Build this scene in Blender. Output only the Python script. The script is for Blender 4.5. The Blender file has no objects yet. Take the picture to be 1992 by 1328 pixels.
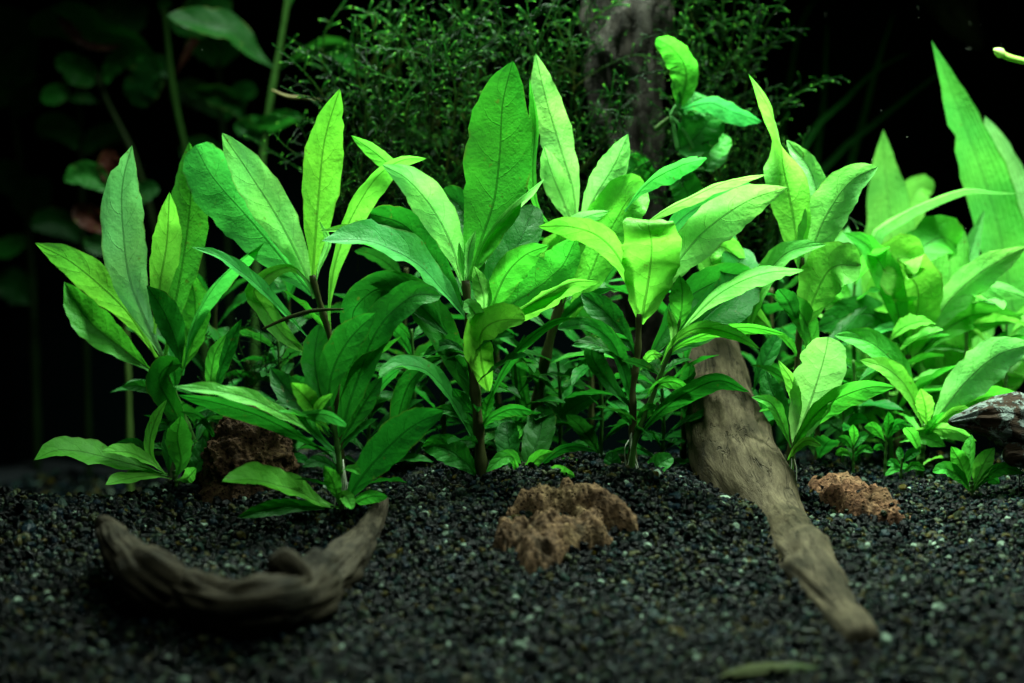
import bpy, bmesh, math, random
import numpy as np
from mathutils import Vector, Matrix, noise
R = math.radians
S = bpy.context.scene
C = S.collection
rng = random.Random(11)
nrg = np.random.default_rng(7)

# ------------------------------------------------------------------ camera, world, lamps, exposure
CAM = Vector((0.0, -0.95, 0.143))
PITCH = 5.0
HT = 0.23684                                   # tan of half the horizontal field
cd = bpy.data.cameras.new('camera'); cam = bpy.data.objects.new('camera', cd); C.objects.link(cam)
cam.location = CAM; cam.rotation_euler = (R(90 - PITCH), 0, 0)
cd.sensor_width = 36; cd.lens = 18 / HT; cd.clip_start = 0.02; cd.clip_end = 20
cd.dof.use_dof = True; cd.dof.focus_distance = 0.945; cd.dof.aperture_fstop = 5.6
S.camera = cam
w = bpy.data.worlds.new('World'); S.world = w; w.use_nodes = True
w.node_tree.nodes['Background'].inputs[0].default_value = (0.30, 0.55, 0.50, 1)
w.node_tree.nodes['Background'].inputs[1].default_value = 0.02
def area(name, loc, target, sx, sy, power, col, spread=180):
    l = bpy.data.lights.new(name, 'AREA'); l.shape = 'RECTANGLE'; l.size = sx; l.size_y = sy
    l.energy = power; l.color = col; l.spread = R(spread)
    o = bpy.data.objects.new(name, l); C.objects.link(o); o.location = loc
    o.rotation_euler = (Vector(target) - Vector(loc)).to_track_quat('-Z', 'Y').to_euler()
    return o
area('aquarium_lamp', (0.095, 0.075, 0.355), (0.085, 0.05, 0), 0.52, 0.045, 6.3, (0.80, 1.0, 0.84), 108)
area('front_fill', (0.04, -0.26, 0.48), (0.0, -0.12, -0.03), 0.36, 0.06, 0.52, (0.78, 1.0, 0.86), 110)  # added fill, no real fixture; lifts the fronts of horn, gravel and rocks
S.view_settings.view_transform = 'Standard'; S.view_settings.look = 'None'
S.view_settings.exposure = 0; S.view_settings.gamma = 1
S.render.engine = 'CYCLES'
S.cycles.use_denoising = True
S.cycles.max_bounces = 10; S.cycles.diffuse_bounces = 6; S.cycles.glossy_bounces = 2; S.cycles.transmission_bounces = 4
S.cycles.caustics_reflective = False; S.cycles.caustics_refractive = False
S.cycles.sample_clamp_indirect = 4

# ------------------------------------------------------------------ geometry of the place
ROT = Matrix.Rotation(R(90 - PITCH), 3, 'X')
def ray(px, py):
    return ROT @ Vector(((px - 996) / 996 * HT, -(py - 664) / 996 * HT, -1.0))
def at(px, py, Y):
    d = ray(px, py); return CAM + d * ((Y - CAM.y) / d.y)
def psz(Y):                                    # metres per photo pixel at depth Y
    return HT / 996 * (Y - CAM.y)
def ground(x, y):
    s = 0.03
    t = -y / s
    soft = s * (math.log1p(math.exp(-abs(t))) + max(t, 0))     # smooth ramp: falls towards the front glass
    lf = min(1.0, max(0.0, (-0.11 - x) / 0.10)); lf = lf * lf * (3 - 2 * lf)      # the bed drops away at the back left
    z = -0.20 * soft - min(0.055, (0.16 + 0.5 * lf) * max(0.0, y - 0.045 + 0.07 * lf))
    z += 0.004 * math.sin(x * 21 + 1.0) * math.cos(y * 17) + 0.0022 * math.sin(x * 47 + y * 39) + 0.0012 * math.sin(x * 113 - y * 71)
    z += 0.006 * math.exp(-((x - 0.02) ** 2 + (y + 0.03) ** 2) / 0.004)
    return z
def ghit(px, py):
    d = ray(px, py); t = 0.5
    while t < 1.6:
        p = CAM + d * t
        if p.z <= ground(p.x, p.y): return p
        t += 0.0015
    return CAM + d * 1.2

# ------------------------------------------------------------------ materials
def newmat(name):
    m = bpy.data.materials.new(name); m.use_nodes = True
    nt = m.node_tree; nt.nodes.clear()
    return m, nt
class G:
    """small node helper"""
    def __init__(s, nt): s.nt = nt; s.n = nt.nodes; s.l = nt.links
    def new(s, t, **kw):
        nd = s.n.new(t)
        for k, v in kw.items(): setattr(nd, k, v)
        return nd
    def put(s, sock, v):
        if isinstance(v, bpy.types.NodeSocket): s.l.new(v, sock)
        else: sock.default_value = v
    def m(s, op, a, b=0.0, c=None):
        nd = s.new('ShaderNodeMath', operation=op); s.put(nd.inputs[0], a); s.put(nd.inputs[1], b)
        if c is not None: s.put(nd.inputs[2], c)
        return nd.outputs[0]
    def mix(s, f, a, b, mode='MIX'):
        nd = s.new('ShaderNodeMix', data_type='RGBA', blend_type=mode)
        s.put(nd.inputs[0], f); s.put(nd.inputs[6], a); s.put(nd.inputs[7], b); return nd.outputs[2]
    def noise(s, vec, scale, detail=3, rough=0.5, dist=0.0):
        nd = s.new('ShaderNodeTexNoise'); s.put(nd.inputs['Vector'], vec)
        nd.inputs['Scale'].default_value = scale; nd.inputs['Detail'].default_value = detail
        nd.inputs['Roughness'].default_value = rough; nd.inputs['Distortion'].default_value = dist
        return nd.outputs['Fac']
    def ramp(s, f, stops):
        nd = s.new('ShaderNodeValToRGB'); e = nd.color_ramp.elements
        while len(e) < len(stops): e.new(0.5)
        for k, (p, c) in enumerate(stops):
            e[k].position = p; e[k].color = c if len(c) == 4 else (*c, 1)
        s.put(nd.inputs[0], f); return nd.outputs[0]
    def smooth(s, x, lo, hi):
        nd = s.new('ShaderNodeMapRange', interpolation_type='SMOOTHSTEP'); s.put(nd.inputs[0], x)
        s.put(nd.inputs[1], lo); s.put(nd.inputs[2], hi); return nd.outputs[0]
    def bump(s, h, strength, dist, normal=None):
        nd = s.new('ShaderNodeBump'); nd.inputs['Strength'].default_value = strength
        nd.inputs['Distance'].default_value = dist; s.put(nd.inputs['Height'], h)
        if normal is not None: s.put(nd.inputs['Normal'], normal)
        return nd.outputs[0]
    def attr(s, name, typ='GEOMETRY'):
        return s.new('ShaderNodeAttribute', attribute_name=name, attribute_type=typ)
    def out(s, shader):
        o = s.new('ShaderNodeOutputMaterial'); s.l.new(shader, o.inputs[0])
    def pbr(s, col, rough=0.6, spec=0.08, normal=None):
        p = s.new('ShaderNodeBsdfPrincipled'); s.put(p.inputs['Base Color'], col)
        s.put(p.inputs['Roughness'], rough); p.inputs['Specular IOR Level'].default_value = spec
        if normal is not None: s.put(p.inputs['Normal'], normal)
        return p.outputs[0]
    def sep(s, v):
        nd = s.new('ShaderNodeSeparateXYZ'); s.put(nd.inputs[0], v); return nd.outputs

def leaf_material(name, veins=True, trans=0.46):
    m, nt = newmat(name); g = G(nt)
    vn = g.sep(g.attr('vein').outputs['Vector'])          # u, v(-1..1), half width in mm
    u, v, hw = vn[0], vn[1], vn[2]
    geo = g.new('ShaderNodeTexCoord').outputs['Object']
    oi = g.new('ShaderNodeObjectInfo')
    base = oi.outputs['Color']
    av = g.m('ABSOLUTE', v)
    mm = g.m('MULTIPLY', av, hw)
    n1 = g.noise(geo, 60, 4, 0.6)
    n2 = g.noise(geo, 420, 3, 0.6)
    midw = g.m('MULTIPLY_ADD', u, -0.5, 0.75)
    mid = g.m('SUBTRACT', 1.0, g.smooth(mm, g.m('MULTIPLY', midw, 0.55), midw))
    if veins:
        side = g.m('MULTIPLY', g.m('GREATER_THAN', v, 0.0), 0.37)
        wob = g.m('MULTIPLY', g.m('SUBTRACT', n1, 0.5), 0.10)
        ph = g.m('ADD', g.m('SUBTRACT', u, g.m('MULTIPLY', g.m('POWER', av, 1.7), 0.16)), wob)
        ph = g.m('ADD', g.m('MULTIPLY', ph, 6.5), side)
        fr = g.m('ABSOLUTE', g.m('SUBTRACT', g.m('FRACT', ph), 0.5))
        sv = g.m('MULTIPLY', g.m('SUBTRACT', 1.0, g.smooth(fr, 0.008, 0.028)), g.m('SUBTRACT', 1.0, g.smooth(av, 0.45, 0.9)))
        puff = g.smooth(fr, 0.0, 0.35)
    else:
        ph = g.m('MULTIPLY', v, 5.0)
        fr = g.m('ABSOLUTE', g.m('SUBTRACT', g.m('FRACT', ph), 0.5))
        sv = g.m('MULTIPLY', g.m('SUBTRACT', 1.0, g.smooth(fr, 0.02, 0.09)), 0.5)
        puff = g.smooth(fr, 0.0, 0.4)
    tint = g.mix(g.smooth(n1, 0.3, 0.7), (0.80, 0.86, 0.8, 1), (1.12, 1.08, 1.1, 1))
    col = g.mix(1.0, base, tint, 'MULTIPLY')
    tint2 = g.mix(g.smooth(n2, 0.3, 0.75), (0.9, 0.92, 0.9, 1), (1.08, 1.05, 1.08, 1))
    col = g.mix(1.0, col, tint2, 'MULTIPLY')
    blot = g.smooth(g.noise(geo, 26, 2, 0.5), 0.35, 0.70)
    col = g.mix(1.0, col, g.mix(blot, (1.12, 1.03, 0.95, 1), (0.80, 0.92, 1.0, 1)), 'MULTIPLY')
    col = g.mix(1.0, col, g.mix(u, (1.2, 1.06, 1.15, 1), (0.90, 0.95, 0.9, 1)), 'MULTIPLY')
    spot = g.smooth(g.noise(geo, 260, 3, 0.6), 0.66, 0.72)
    edge = g.m('MULTIPLY', g.smooth(av, 0.90, 1.0), g.smooth(n1, 0.46, 0.60))
    col = g.mix(g.m('MULTIPLY', g.m('MAXIMUM', spot, edge), 0.55), col, (0.10, 0.13, 0.02, 1))
    vein_m = g.m('MAXIMUM', mid, g.m('MULTIPLY', sv, 0.30))
    colr = g.mix(g.m('MULTIPLY', vein_m, 0.5), col, g.mix(1.0, col, (0.75, 0.72, 0.8, 1), 'MULTIPLY'))
    colt = g.mix(1.0, col, (1.0, 1.08, 0.7, 1), 'MULTIPLY')
    colt = g.mix(vein_m, colt, g.mix(1.0, colt, (0.46, 0.5, 0.46, 1), 'MULTIPLY'))
    h = g.m('MULTIPLY_ADD', puff, 0.22, g.m('MULTIPLY', g.noise(geo, 900, 2, 0.5), 0.22))
    h = g.m('MULTIPLY_ADD', n2, 0.7, h)
    h = g.m('MULTIPLY_ADD', vein_m, -0.8, h)
    nor = g.bump(h, 0.8, 0.0007)
    rough = g.m('MULTIPLY_ADD', n2, 0.25, 0.33)
    p = g.pbr(colr, rough, 0.10, nor)
    t = g.new('ShaderNodeBsdfTranslucent'); g.put(t.inputs[0], colt); g.put(t.inputs[1], nor)
    mx = g.new('ShaderNodeMixShader'); mx.inputs[0].default_value = trans
    g.l.new(p, mx.inputs[1]); g.l.new(t.outputs[0], mx.inputs[2]); g.out(mx.outputs[0])
    return m
M_LEAF = leaf_material('leaf_blade')
M_BLADE = leaf_material('strap_leaf', veins=False)

def stem_material():
    m, nt = newmat('stem_skin'); g = G(nt)
    oi = g.new('ShaderNodeObjectInfo').outputs['Color']
    geo = g.new('ShaderNodeTexCoord').outputs['Object']
    n = g.noise(geo, 300, 3)
    col = g.mix(1.0, oi, g.mix(n, (0.6, 0.6, 0.6, 1), (1.3, 1.3, 1.3, 1)), 'MULTIPLY')
    p = g.pbr(col, 0.4, 0.08, g.bump(n, 0.4, 0.0004))
    t = g.new('ShaderNodeBsdfTranslucent'); g.put(t.inputs[0], col)
    mx = g.new('ShaderNodeMixShader'); mx.inputs[0].default_value = 0.25
    g.l.new(p, mx.inputs[1]); g.l.new(t.outputs[0], mx.inputs[2]); g.out(mx.outputs[0])
    return m
M_STEM = stem_material()

def moss_material():
    m, nt = newmat('moss_leaflets'); g = G(nt)
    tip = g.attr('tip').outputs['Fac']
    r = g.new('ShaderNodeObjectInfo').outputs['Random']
    col = g.ramp(tip, [(0.0, (0.022, 0.020, 0.005)), (0.3, (0.005, 0.034, 0.005)), (0.7, (0.008, 0.066, 0.008)), (0.88, (0.035, 0.20, 0.02)), (1.0, (0.24, 0.66, 0.08))])  # bright moss tips; darker bases have depth shading painted in
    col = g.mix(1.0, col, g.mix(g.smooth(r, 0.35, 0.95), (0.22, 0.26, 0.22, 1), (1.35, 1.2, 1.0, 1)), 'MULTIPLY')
    p = g.pbr(col, 0.4, 0.06)
    t = g.new('ShaderNodeBsdfTranslucent'); g.put(t.inputs[0], col)
    mx = g.new('ShaderNodeMixShader'); mx.inputs[0].default_value = 0.4
    g.l.new(p, mx.inputs[1]); g.l.new(t.outputs[0], mx.inputs[2]); g.out(mx.outputs[0])
    return m
M_MOSS = moss_material()

def gravel_material():
    m, nt = newmat('wet_gravel'); g = G(nt)
    t = g.attr('tone', 'INSTANCER').outputs['Fac']
    geo = g.new('ShaderNodeTexCoord').outputs['Object']
    n = g.noise(geo, 900, 3)
    col = g.ramp(t, [(0.0, (0.0003, 0.0006, 0.0007)), (0.36, (0.0006, 0.0014, 0.0016)), (0.52, (0.0026, 0.0058, 0.0054)),
                     (0.62, (0.009, 0.014, 0.005)), (0.70, (0.003, 0.008, 0.014)), (0.82, (0.014, 0.028, 0.020)), (0.90, (0.032, 0.024, 0.002)),
                     (0.97, (0.038, 0.06, 0.04)), (1.0, (0.18, 0.25, 0.18))])
    col = g.mix(1.0, col, g.mix(n, (0.5, 0.5, 0.5, 1), (1.5, 1.5, 1.5, 1)), 'MULTIPLY')
    g.out(g.pbr(col, g.m('MULTIPLY_ADD', n, 0.25, 0.06), 0.045, g.bump(n, 0.35, 0.0005)))
    return m
M_GRAVEL = gravel_material()

def plain(name, col, rough=0.8, spec=0.3, nscale=200, var=0.4, bump=0.0005):
    m, nt = newmat(name); g = G(nt)
    geo = g.new('ShaderNodeTexCoord').outputs['Object']
    n = g.noise(geo, nscale, 4)
    c = g.mix(n, tuple(x * (1 - var) for x in col) + (1,), tuple(x * (1 + var) for x in col) + (1,))
    g.out(g.pbr(c, rough, spec, g.bump(n, 0.5, bump)))
    return m

def wood_material(name, dark, light, lichen=None):
    m, nt = newmat(name); g = G(nt)
    a = g.attr('grain').outputs['Vector']
    mp = g.new('ShaderNodeVectorMath', operation='MULTIPLY'); g.put(mp.inputs[0], a); mp.inputs[1].default_value = (1, 1, 0.2)
    geo = g.new('ShaderNodeTexCoord').outputs['Object']
    fib = g.noise(mp.outputs[0], 900, 6, 0.72, 0.3)
    fib2 = g.noise(mp.outputs[0], 150, 4, 0.6, 0.8)
    big = g.noise(geo, 38, 4, 0.6)
    f = g.m('ADD', g.m('MULTIPLY', fib, 0.68), g.m('MULTIPLY', fib2, 0.32))
    col = g.mix(g.smooth(f, 0.30, 0.70), (*dark, 1), (*light, 1))
    col = g.mix(g.m('MULTIPLY', g.smooth(big, 0.46, 0.66), 0.85), col, (dark[0] * 0.8, dark[1] * 0.9, dark[2] * 0.8, 1))
    crack = g.m('SUBTRACT', 1.0, g.smooth(g.m('ABSOLUTE', g.m('SUBTRACT', fib2, 0.46)), 0.0, 0.022))
    crack = g.m('MULTIPLY', crack, g.smooth(big, 0.42, 0.6))
    col = g.mix(g.m('MULTIPLY', crack, 0.75), col, (0.008, 0.007, 0.004, 1))
    h = g.m('ADD', g.m('MULTIPLY', fib, 0.5), g.m('MULTIPLY', fib2, 0.9))
    h = g.m('MULTIPLY_ADD', crack, -0.9, h)
    if lichen:
        lf = g.noise(geo, 95, 5, 0.7, 0.4)
        lm = g.smooth(lf, 0.46, 0.53)
        spk = g.noise(geo, 700, 3, 0.6)
        col = g.mix(lm, col, g.mix(spk, (lichen[0] * .45, lichen[1] * .45, lichen[2] * .45, 1), (*lichen, 1)))
        h = g.m('MULTIPLY_ADD', g.m('MULTIPLY', lm, spk), 1.2, h)
    g.out(g.pbr(col, 0.78, 0.06, g.bump(h, 0.75, 0.0016)))
    return m

def rock_material(name, a, b, c):
    m, nt = newmat(name); g = G(nt)
    geo = g.new('ShaderNodeTexCoord').outputs['Object']
    pit = g.attr('pit').outputs['Fac']
    n = g.noise(geo, 55, 5, 0.65); n2 = g.noise(geo, 420, 4, 0.7)
    col = g.ramp(n, [(0.3, a), (0.5, b), (0.7, c)])
    col = g.mix(1.0, col, g.mix(g.smooth(n2, 0.3, 0.7), (0.45, 0.45, 0.45, 1), (1.35, 1.35, 1.3, 1)), 'MULTIPLY')
    vo = g.new('ShaderNodeTexVoronoi'); g.put(vo.inputs['Vector'], geo); vo.inputs['Scale'].default_value = 520
    hole = g.m('SUBTRACT', 1.0, g.smooth(vo.outputs['Distance'], 0.18, 0.42))
    hole = g.m('MULTIPLY', hole, g.smooth(n2, 0.42, 0.55))
    col = g.mix(g.m('MULTIPLY', hole, 0.7), col, (0.010, 0.007, 0.004, 1))
    col = g.mix(g.m('MULTIPLY', pit, 0.8), col, (0.012, 0.010, 0.006, 1))      # darker in the pores
    h = g.m('MULTIPLY_ADD', hole, -1.0, n2)
    g.out(g.pbr(col, 0.85, 0.05, g.bump(h, 0.9, 0.0016)))
    return m

# ------------------------------------------------------------------ object helpers
def thing(name, label, cat, loc, group=None):
    o = bpy.data.objects.new(name, None); C.objects.link(o); o.location = loc; o.empty_display_size = 0.01
    o['label'] = label; o['category'] = cat
    if group: o['group'] = group
    return o
def tag(o, label=None, cat=None, group=None, kind=None):
    for k, v in (('label', label), ('category', cat), ('group', group), ('kind', kind)):
        if v: o[k] = v
    return o
def mesh_obj(name, verts, faces, mat, parent=None, origin=None, smooth=True, attrs=None, color=None):
    """verts: (n,3) world coordinates; faces: (m,k) array or list of lists"""
    verts = np.asarray(verts, dtype=np.float64)
    o0 = np.array(origin if origin is not None else (0, 0, 0), dtype=np.float64)
    me = bpy.data.meshes.new(name)
    me.from_pydata((verts - o0).tolist(), [], faces.tolist() if hasattr(faces, 'tolist') else faces)
    if smooth: me.polygons.foreach_set('use_smooth', [True] * len(me.polygons))
    for an, (typ, data) in (attrs or {}).items():
        at_ = me.attributes.new(an, typ, 'POINT')
        at_.data.foreach_set('vector' if typ == 'FLOAT_VECTOR' else 'value', np.asarray(data, dtype=np.float32).ravel())
    me.materials.append(mat)
    me.update()
    o = bpy.data.objects.new(name, me); C.objects.link(o)
    if parent is not None:
        o.parent = parent; o.location = Vector(o0) - parent.location
    else: o.location = Vector(o0)
    if color is not None: o.color = (*color, 1)
    return o
def catmull(P, n, dense=12):
    P = np.asarray(P, float)
    if len(P) == 2: P = np.vstack([P[0], (P[0] + P[1]) / 2, P[1]])
    Q = np.vstack([2 * P[0] - P[1], P, 2 * P[-1] - P[-2]])
    out = []
    for i in range(1, len(Q) - 2):
        t = np.linspace(0, 1, dense, endpoint=False)[:, None]
        a, b, c, d = Q[i - 1], Q[i], Q[i + 1], Q[i + 2]
        out.append(0.5 * (2 * b + (c - a) * t + (2 * a - 5 * b + 4 * c - d) * t ** 2 + (3 * b - a - 3 * c + d) * t ** 3))
    out = np.vstack(out + [P[-1:]])
    s = np.concatenate([[0], np.cumsum(np.linalg.norm(np.diff(out, axis=0)[:, :3], axis=1))])
    if np.ndim(n) == 0: n = np.linspace(0, 1, n)
    return np.stack([np.interp(n * s[-1], s, out[:, k]) for k in range(out.shape[1])], 1), s[-1]
def unit(a): return a / np.maximum(np.linalg.norm(a, axis=-1, keepdims=True), 1e-9)
def gridfaces(nu, nv, wrap=False):
    i, j = np.meshgrid(np.arange(nu - 1), np.arange(nv if wrap else nv - 1), indexing='ij')
    j2 = (j + 1) % nv
    return np.stack([i * nv + j, i * nv + j2, (i + 1) * nv + j2, (i + 1) * nv + j], -1).reshape(-1, 4)

# ------------------------------------------------------------------ leaves and stems
COL = {'Y': (0.125, 0.51, 0.055), 'Z': (0.14, 0.52, 0.07), 'P': (0.205, 0.61, 0.165), 'M': (0.055, 0.38, 0.035), 'N': (0.018, 0.21, 0.019), 'O': (0.012, 0.145, 0.015),  # N, O: old dark greens, with shade on the low leaves painted in
       'T': (0.06, 0.44, 0.08), 'S': (0.15, 0.48, 0.19), 'R': (0.04, 0.012, 0.007), 'D': (0.014, 0.115, 0.013), 'B': (0.007, 0.055, 0.008)}  # S: the lamp's sheen is painted into this paler green
NU, NV = 26, 9
def leaf3d(parent, P, width, roll=0.0, col='M', fold=14, ripple=0.035, peak=0.6, blunt=0.75, twist=0.0, petiole=0.10,
           view=None, blade=False, waves=None, serr=0.03, name='leaf', curl=None, rolls=None):
    """P: midrib points from base to tip (world); width in metres"""
    u = 1 - (1 - np.linspace(0, 1, NU)) ** 1.25
    c, L = catmull(P, u)
    T = unit(np.gradient(c, axis=0))
    V = unit(np.array(view if view is not None else CAM) - c.mean(0))
    Sd = np.cross(T, V); nn = np.linalg.norm(Sd, axis=1)
    Sd = unit(Sd + 1e-6)
    for k in range(1, NU):                        # keep a steady side where the midrib points at the viewer
        if np.dot(Sd[k], Sd[k - 1]) < 0: Sd[k] = -Sd[k]
    N = unit(np.cross(Sd, T))
    if rolls: roll = np.interp(u, np.linspace(0, 1, len(rolls)), rolls)
    if curl is None: curl = rng.uniform(0.0, 0.14)
    ang = np.radians(roll + twist * (u - 0.5))[:, None]
    S2 = Sd * np.cos(ang) + N * np.sin(ang); N2 = -Sd * np.sin(ang) + N * np.cos(ang)
    b = blunt * (1.35 if blunt >= 0.55 else 1.0); a = b * peak / (1 - peak)
    prof = (np.maximum(u, 1e-5) ** a) * (np.maximum(1 - u, 0) ** b); prof /= prof.max()
    prof = np.maximum(prof, petiole * np.clip((1 - u) * 3, 0, 1))
    hw = prof * width / 2
    v = np.linspace(-1, 1, NV)
    ph = [rng.uniform(0, 6.28) for _ in range(4)]
    wv = waves or rng.uniform(2.5, 4.5)
    uu, vv = np.meshgrid(u, v, indexing='ij')
    side = np.where(vv > 0, 1, 0)
    rp = ripple * width * (np.abs(vv) ** 2.2) * np.sin(2 * np.pi * wv * uu + np.where(side, ph[0], ph[1])) * (prof[:, None] ** 0.6)
    rp += 0.4 * ripple * width * (np.abs(vv) ** 2) * np.sin(2 * np.pi * wv * 2.3 * uu + np.where(side, ph[2], ph[3])) * prof[:, None]
    er = 1 + serr * np.sin(2 * np.pi * 13 * uu + np.where(side, ph[3], ph[0])) * (np.abs(vv) > 0.9) \
           + serr * 1.3 * np.sin(2 * np.pi * 5.3 * uu + np.where(side, ph[1], ph[2])) * (np.abs(vv) > 0.7)
    fa = np.radians(fold)
    if rng.random() < 0.3 and width > 0.009:      # a nibbled notch in one edge
        u0, sd_, wd_, dp = rng.uniform(.45, .92), rng.choice((0, 1)), rng.uniform(.012, .03), rng.uniform(.15, .4)
        er = er * (1 - dp * np.exp(-((uu - u0) / wd_) ** 2) * (side == sd_) * (np.abs(vv) > 0.4))
    lat = vv * hw[:, None] * er
    z = np.abs(lat) * math.sin(fa) + curl * (np.abs(vv) ** 3) * hw[:, None] + rp
    pts = c[:, None, :] + S2[:, None, :] * (lat * math.cos(fa))[..., None] + N2[:, None, :] * z[..., None]
    o_ = rng.uniform(0, 50)
    und = np.array([[noise.noise((uu[i, j] * 4.5 + o_, vv[i, j] * 1.3, o_)) + .5 * noise.noise((uu[i, j] * 11 + o_, vv[i, j] * 3, o_)) for j in range(NV)] for i in range(NU)])
    pts += N2[:, None, :] * (und * width * 0.045 * prof[:, None])[..., None]
    vein = np.stack([uu, vv, np.repeat(hw[:, None] * 1000, NV, 1)], -1)
    k = rng.uniform(0.85, 1.15)
    cc = COL[col] if isinstance(col, str) else col
    cc = (cc[0] * k * rng.uniform(0.85, 1.15), cc[1] * k, cc[2] * k * rng.uniform(0.85, 1.15))
    return mesh_obj(name, pts.reshape(-1, 3), gridfaces(NU, NV), M_BLADE if blade else M_LEAF, parent, origin=c[0],
                    attrs={'vein': ('FLOAT_VECTOR', vein.reshape(-1, 3))}, color=cc)
def px_pts(spec, Y, d=0.0, extra=True):
    """'x,y[,cm] ...' from tip to base -> world points from base to tip"""
    q = [tuple(float(t) for t in s.split(',')) for s in spec.split()][::-1]
    q2 = np.array([(a[0], a[1]) for a in q])
    s = np.concatenate([[0], np.cumsum(np.linalg.norm(np.diff(q2, axis=0), axis=1))]); s /= s[-1]
    out = []
    for k, a in enumerate(q):
        dy = d * 0.01 * (0.35 * s[k] + 0.65 * s[k] ** 2) + (a[2] * 0.01 if len(a) > 2 else 0)
        out.append(at(a[0], a[1], Y + dy))
    return out
def leaf(parent, Y, spec, width, roll=0, d=-1.0, col='M', **kw):
    return leaf3d(parent, px_pts(spec, Y, d), width * psz(Y) * 0.91, roll, col, **kw)
def tube(name, P, rad, mat, parent=None, seg=8, n=None, color=None, nodes=(), origin=None):
    P = np.asarray(P, float)
    n = n or max(8, int(len(P) * 7))
    u = np.linspace(0, 1, n)
    c, L = catmull(P, u)
    rr = np.interp(u, np.linspace(0, 1, len(np.atleast_1d(rad))), np.atleast_1d(rad)) if np.ndim(rad) else np.full(n, rad)
    for q in nodes: rr = rr * (1 + 0.35 * np.exp(-((u - q) / (1.6 / n)) ** 2))
    T = unit(np.gradient(c, axis=0))
    ref = np.array([0, 1.0, 0]) if abs(T[:, 1]).mean() < 0.85 else np.array([1.0, 0, 0])
    A = unit(np.cross(T, ref)); B = np.cross(T, A)
    th = np.linspace(0, 2 * np.pi, seg, endpoint=False)
    pts = c[:, None, :] + rr[:, None, None] * (A[:, None, :] * np.cos(th)[None, :, None] + B[:, None, :] * np.sin(th)[None, :, None])
    f = gridfaces(n, seg, True).tolist()
    f.append(list(range(seg))[::-1]); f.append([(n - 1) * seg + k for k in range(seg)])
    return mesh_obj(name, pts.reshape(-1, 3), f, mat, parent, origin=origin if origin is not None else c[0], color=color)

GREEN_STEM, BROWN_STEM = (0.04, 0.12, 0.02), (0.048, 0.056, 0.018)
GRP = 'broad-leaved stem plants growing in the black gravel'
def plant(label, Y, stem, r, leaves, auto=None, scol=GREEN_STEM, name='stem_plant', cat='plant', group=GRP, roots=0, seed=None, blade=False):
    """stem: pixel points top -> bottom; the last one is carried down into the gravel"""
    q = [tuple(float(t) for t in s.split(',')) for s in stem.split()]
    sp = [at(a[0], a[1], Y + (a[2] * 0.01 if len(a) > 2 else 0)) for a in q]
    foot = sp[-1].copy(); foot.z = ground(foot.x, foot.y) - 0.004
    if foot.z < sp[-1].z: sp.append(foot)
    base = Vector((foot.x, foot.y, ground(foot.x, foot.y)))
    t = thing(name, label, cat, base, group)
    if r:
        P = sp[::-1]
        nodes = np.linspace(0.12, 0.97, 6)
        tube('stem', P, np.linspace(r * 0.95, r * 0.6, len(P)) * psz(Y), M_STEM, t, color=scol, nodes=nodes, n=40)
    for lf in leaves:
        spec, wd = lf[0], lf[1]; kw = dict(lf[2]) if len(lf) > 2 else {}
        if blade: kw.setdefault('blade', True)
        leaf(t, Y, spec, wd, **kw)
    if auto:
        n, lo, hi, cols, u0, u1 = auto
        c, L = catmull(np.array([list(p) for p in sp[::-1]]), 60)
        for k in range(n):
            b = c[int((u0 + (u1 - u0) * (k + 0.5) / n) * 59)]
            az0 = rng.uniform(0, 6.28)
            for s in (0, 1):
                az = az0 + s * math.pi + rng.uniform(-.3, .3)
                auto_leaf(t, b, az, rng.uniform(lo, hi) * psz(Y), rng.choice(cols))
    for k in range(roots):
        x, y = base.x + rng.uniform(-.006, .006), base.y + rng.uniform(-.006, .004)
        top = Vector((base.x, base.y, base.z + rng.uniform(.012, .022)))
        mid = Vector(((x + base.x) / 2 + rng.uniform(-.002, .002), y, base.z + .009))
        tube('root', [top, mid, Vector((x, y, ground(x, y) - .001))], 0.00022, M_ROOT, t, seg=5, n=9)
    return t
def auto_leaf(t, b, az, L, col, elev=None, wr=None, droop=None, **kw):
    e = elev if elev is not None else rng.uniform(10, 55)
    dr = droop if droop is not None else rng.uniform(20, 60)
    P = [np.array(b)]; a = math.radians(e)
    h = np.array([math.cos(az), math.sin(az), 0])
    for k in range(4):
        P.append(P[-1] + (h * math.cos(a) + np.array([0, 0, math.sin(a)])) * L / 4)
        a -= math.radians(dr) / 4
    side = np.cross(h, [0, 0, 1])
    view = np.mean(P, 0) + np.array([0, 0, 1.0]) + side * rng.uniform(-.7, .7) - h * 0.2
    return leaf3d(t, P, L * (wr or rng.uniform(0.19, 0.28)), 0, col, view=view, ripple=0.05, blunt=rng.uniform(.6, .85), **kw)
M_ROOT = plain('pale_root', (0.45, 0.5, 0.36), 0.5)

# ------------------------------------------------------------------ ground, back wall, gravel
M_SUB = plain('gravel_bed', (0.012, 0.015, 0.017), 0.8, 0.2, 900, 0.6)
nx, ny = 90, 90
gx = np.linspace(-0.55, 0.55, nx); gy = np.linspace(-0.50, 0.40, ny)
vs = [(x, y, ground(x, y) - 0.0012) for x in gx for y in gy]
tag(mesh_obj('ground', vs, gridfaces(nx, ny)[:, ::-1], M_SUB), 'black gravel bed sloping up towards the plants', kind='structure')
M_WALL = plain('black_back_panel', (0.0012, 0.0030, 0.0032), 1.0, 0.0, 8, 0.25, 0.0)
bw = np.array([(x, y, z) for x in (-0.6, 0.6) for y in (0.40, 0.405) for z in (-0.12, 0.46)], float)
tag(mesh_obj('wall', bw, [[0, 1, 5, 4], [2, 6, 7, 3], [0, 2, 3, 1], [4, 5, 7, 6], [1, 3, 7, 5], [0, 4, 6, 2]], M_WALL, smooth=False),
    'black back panel behind the plants', kind='structure')

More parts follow.
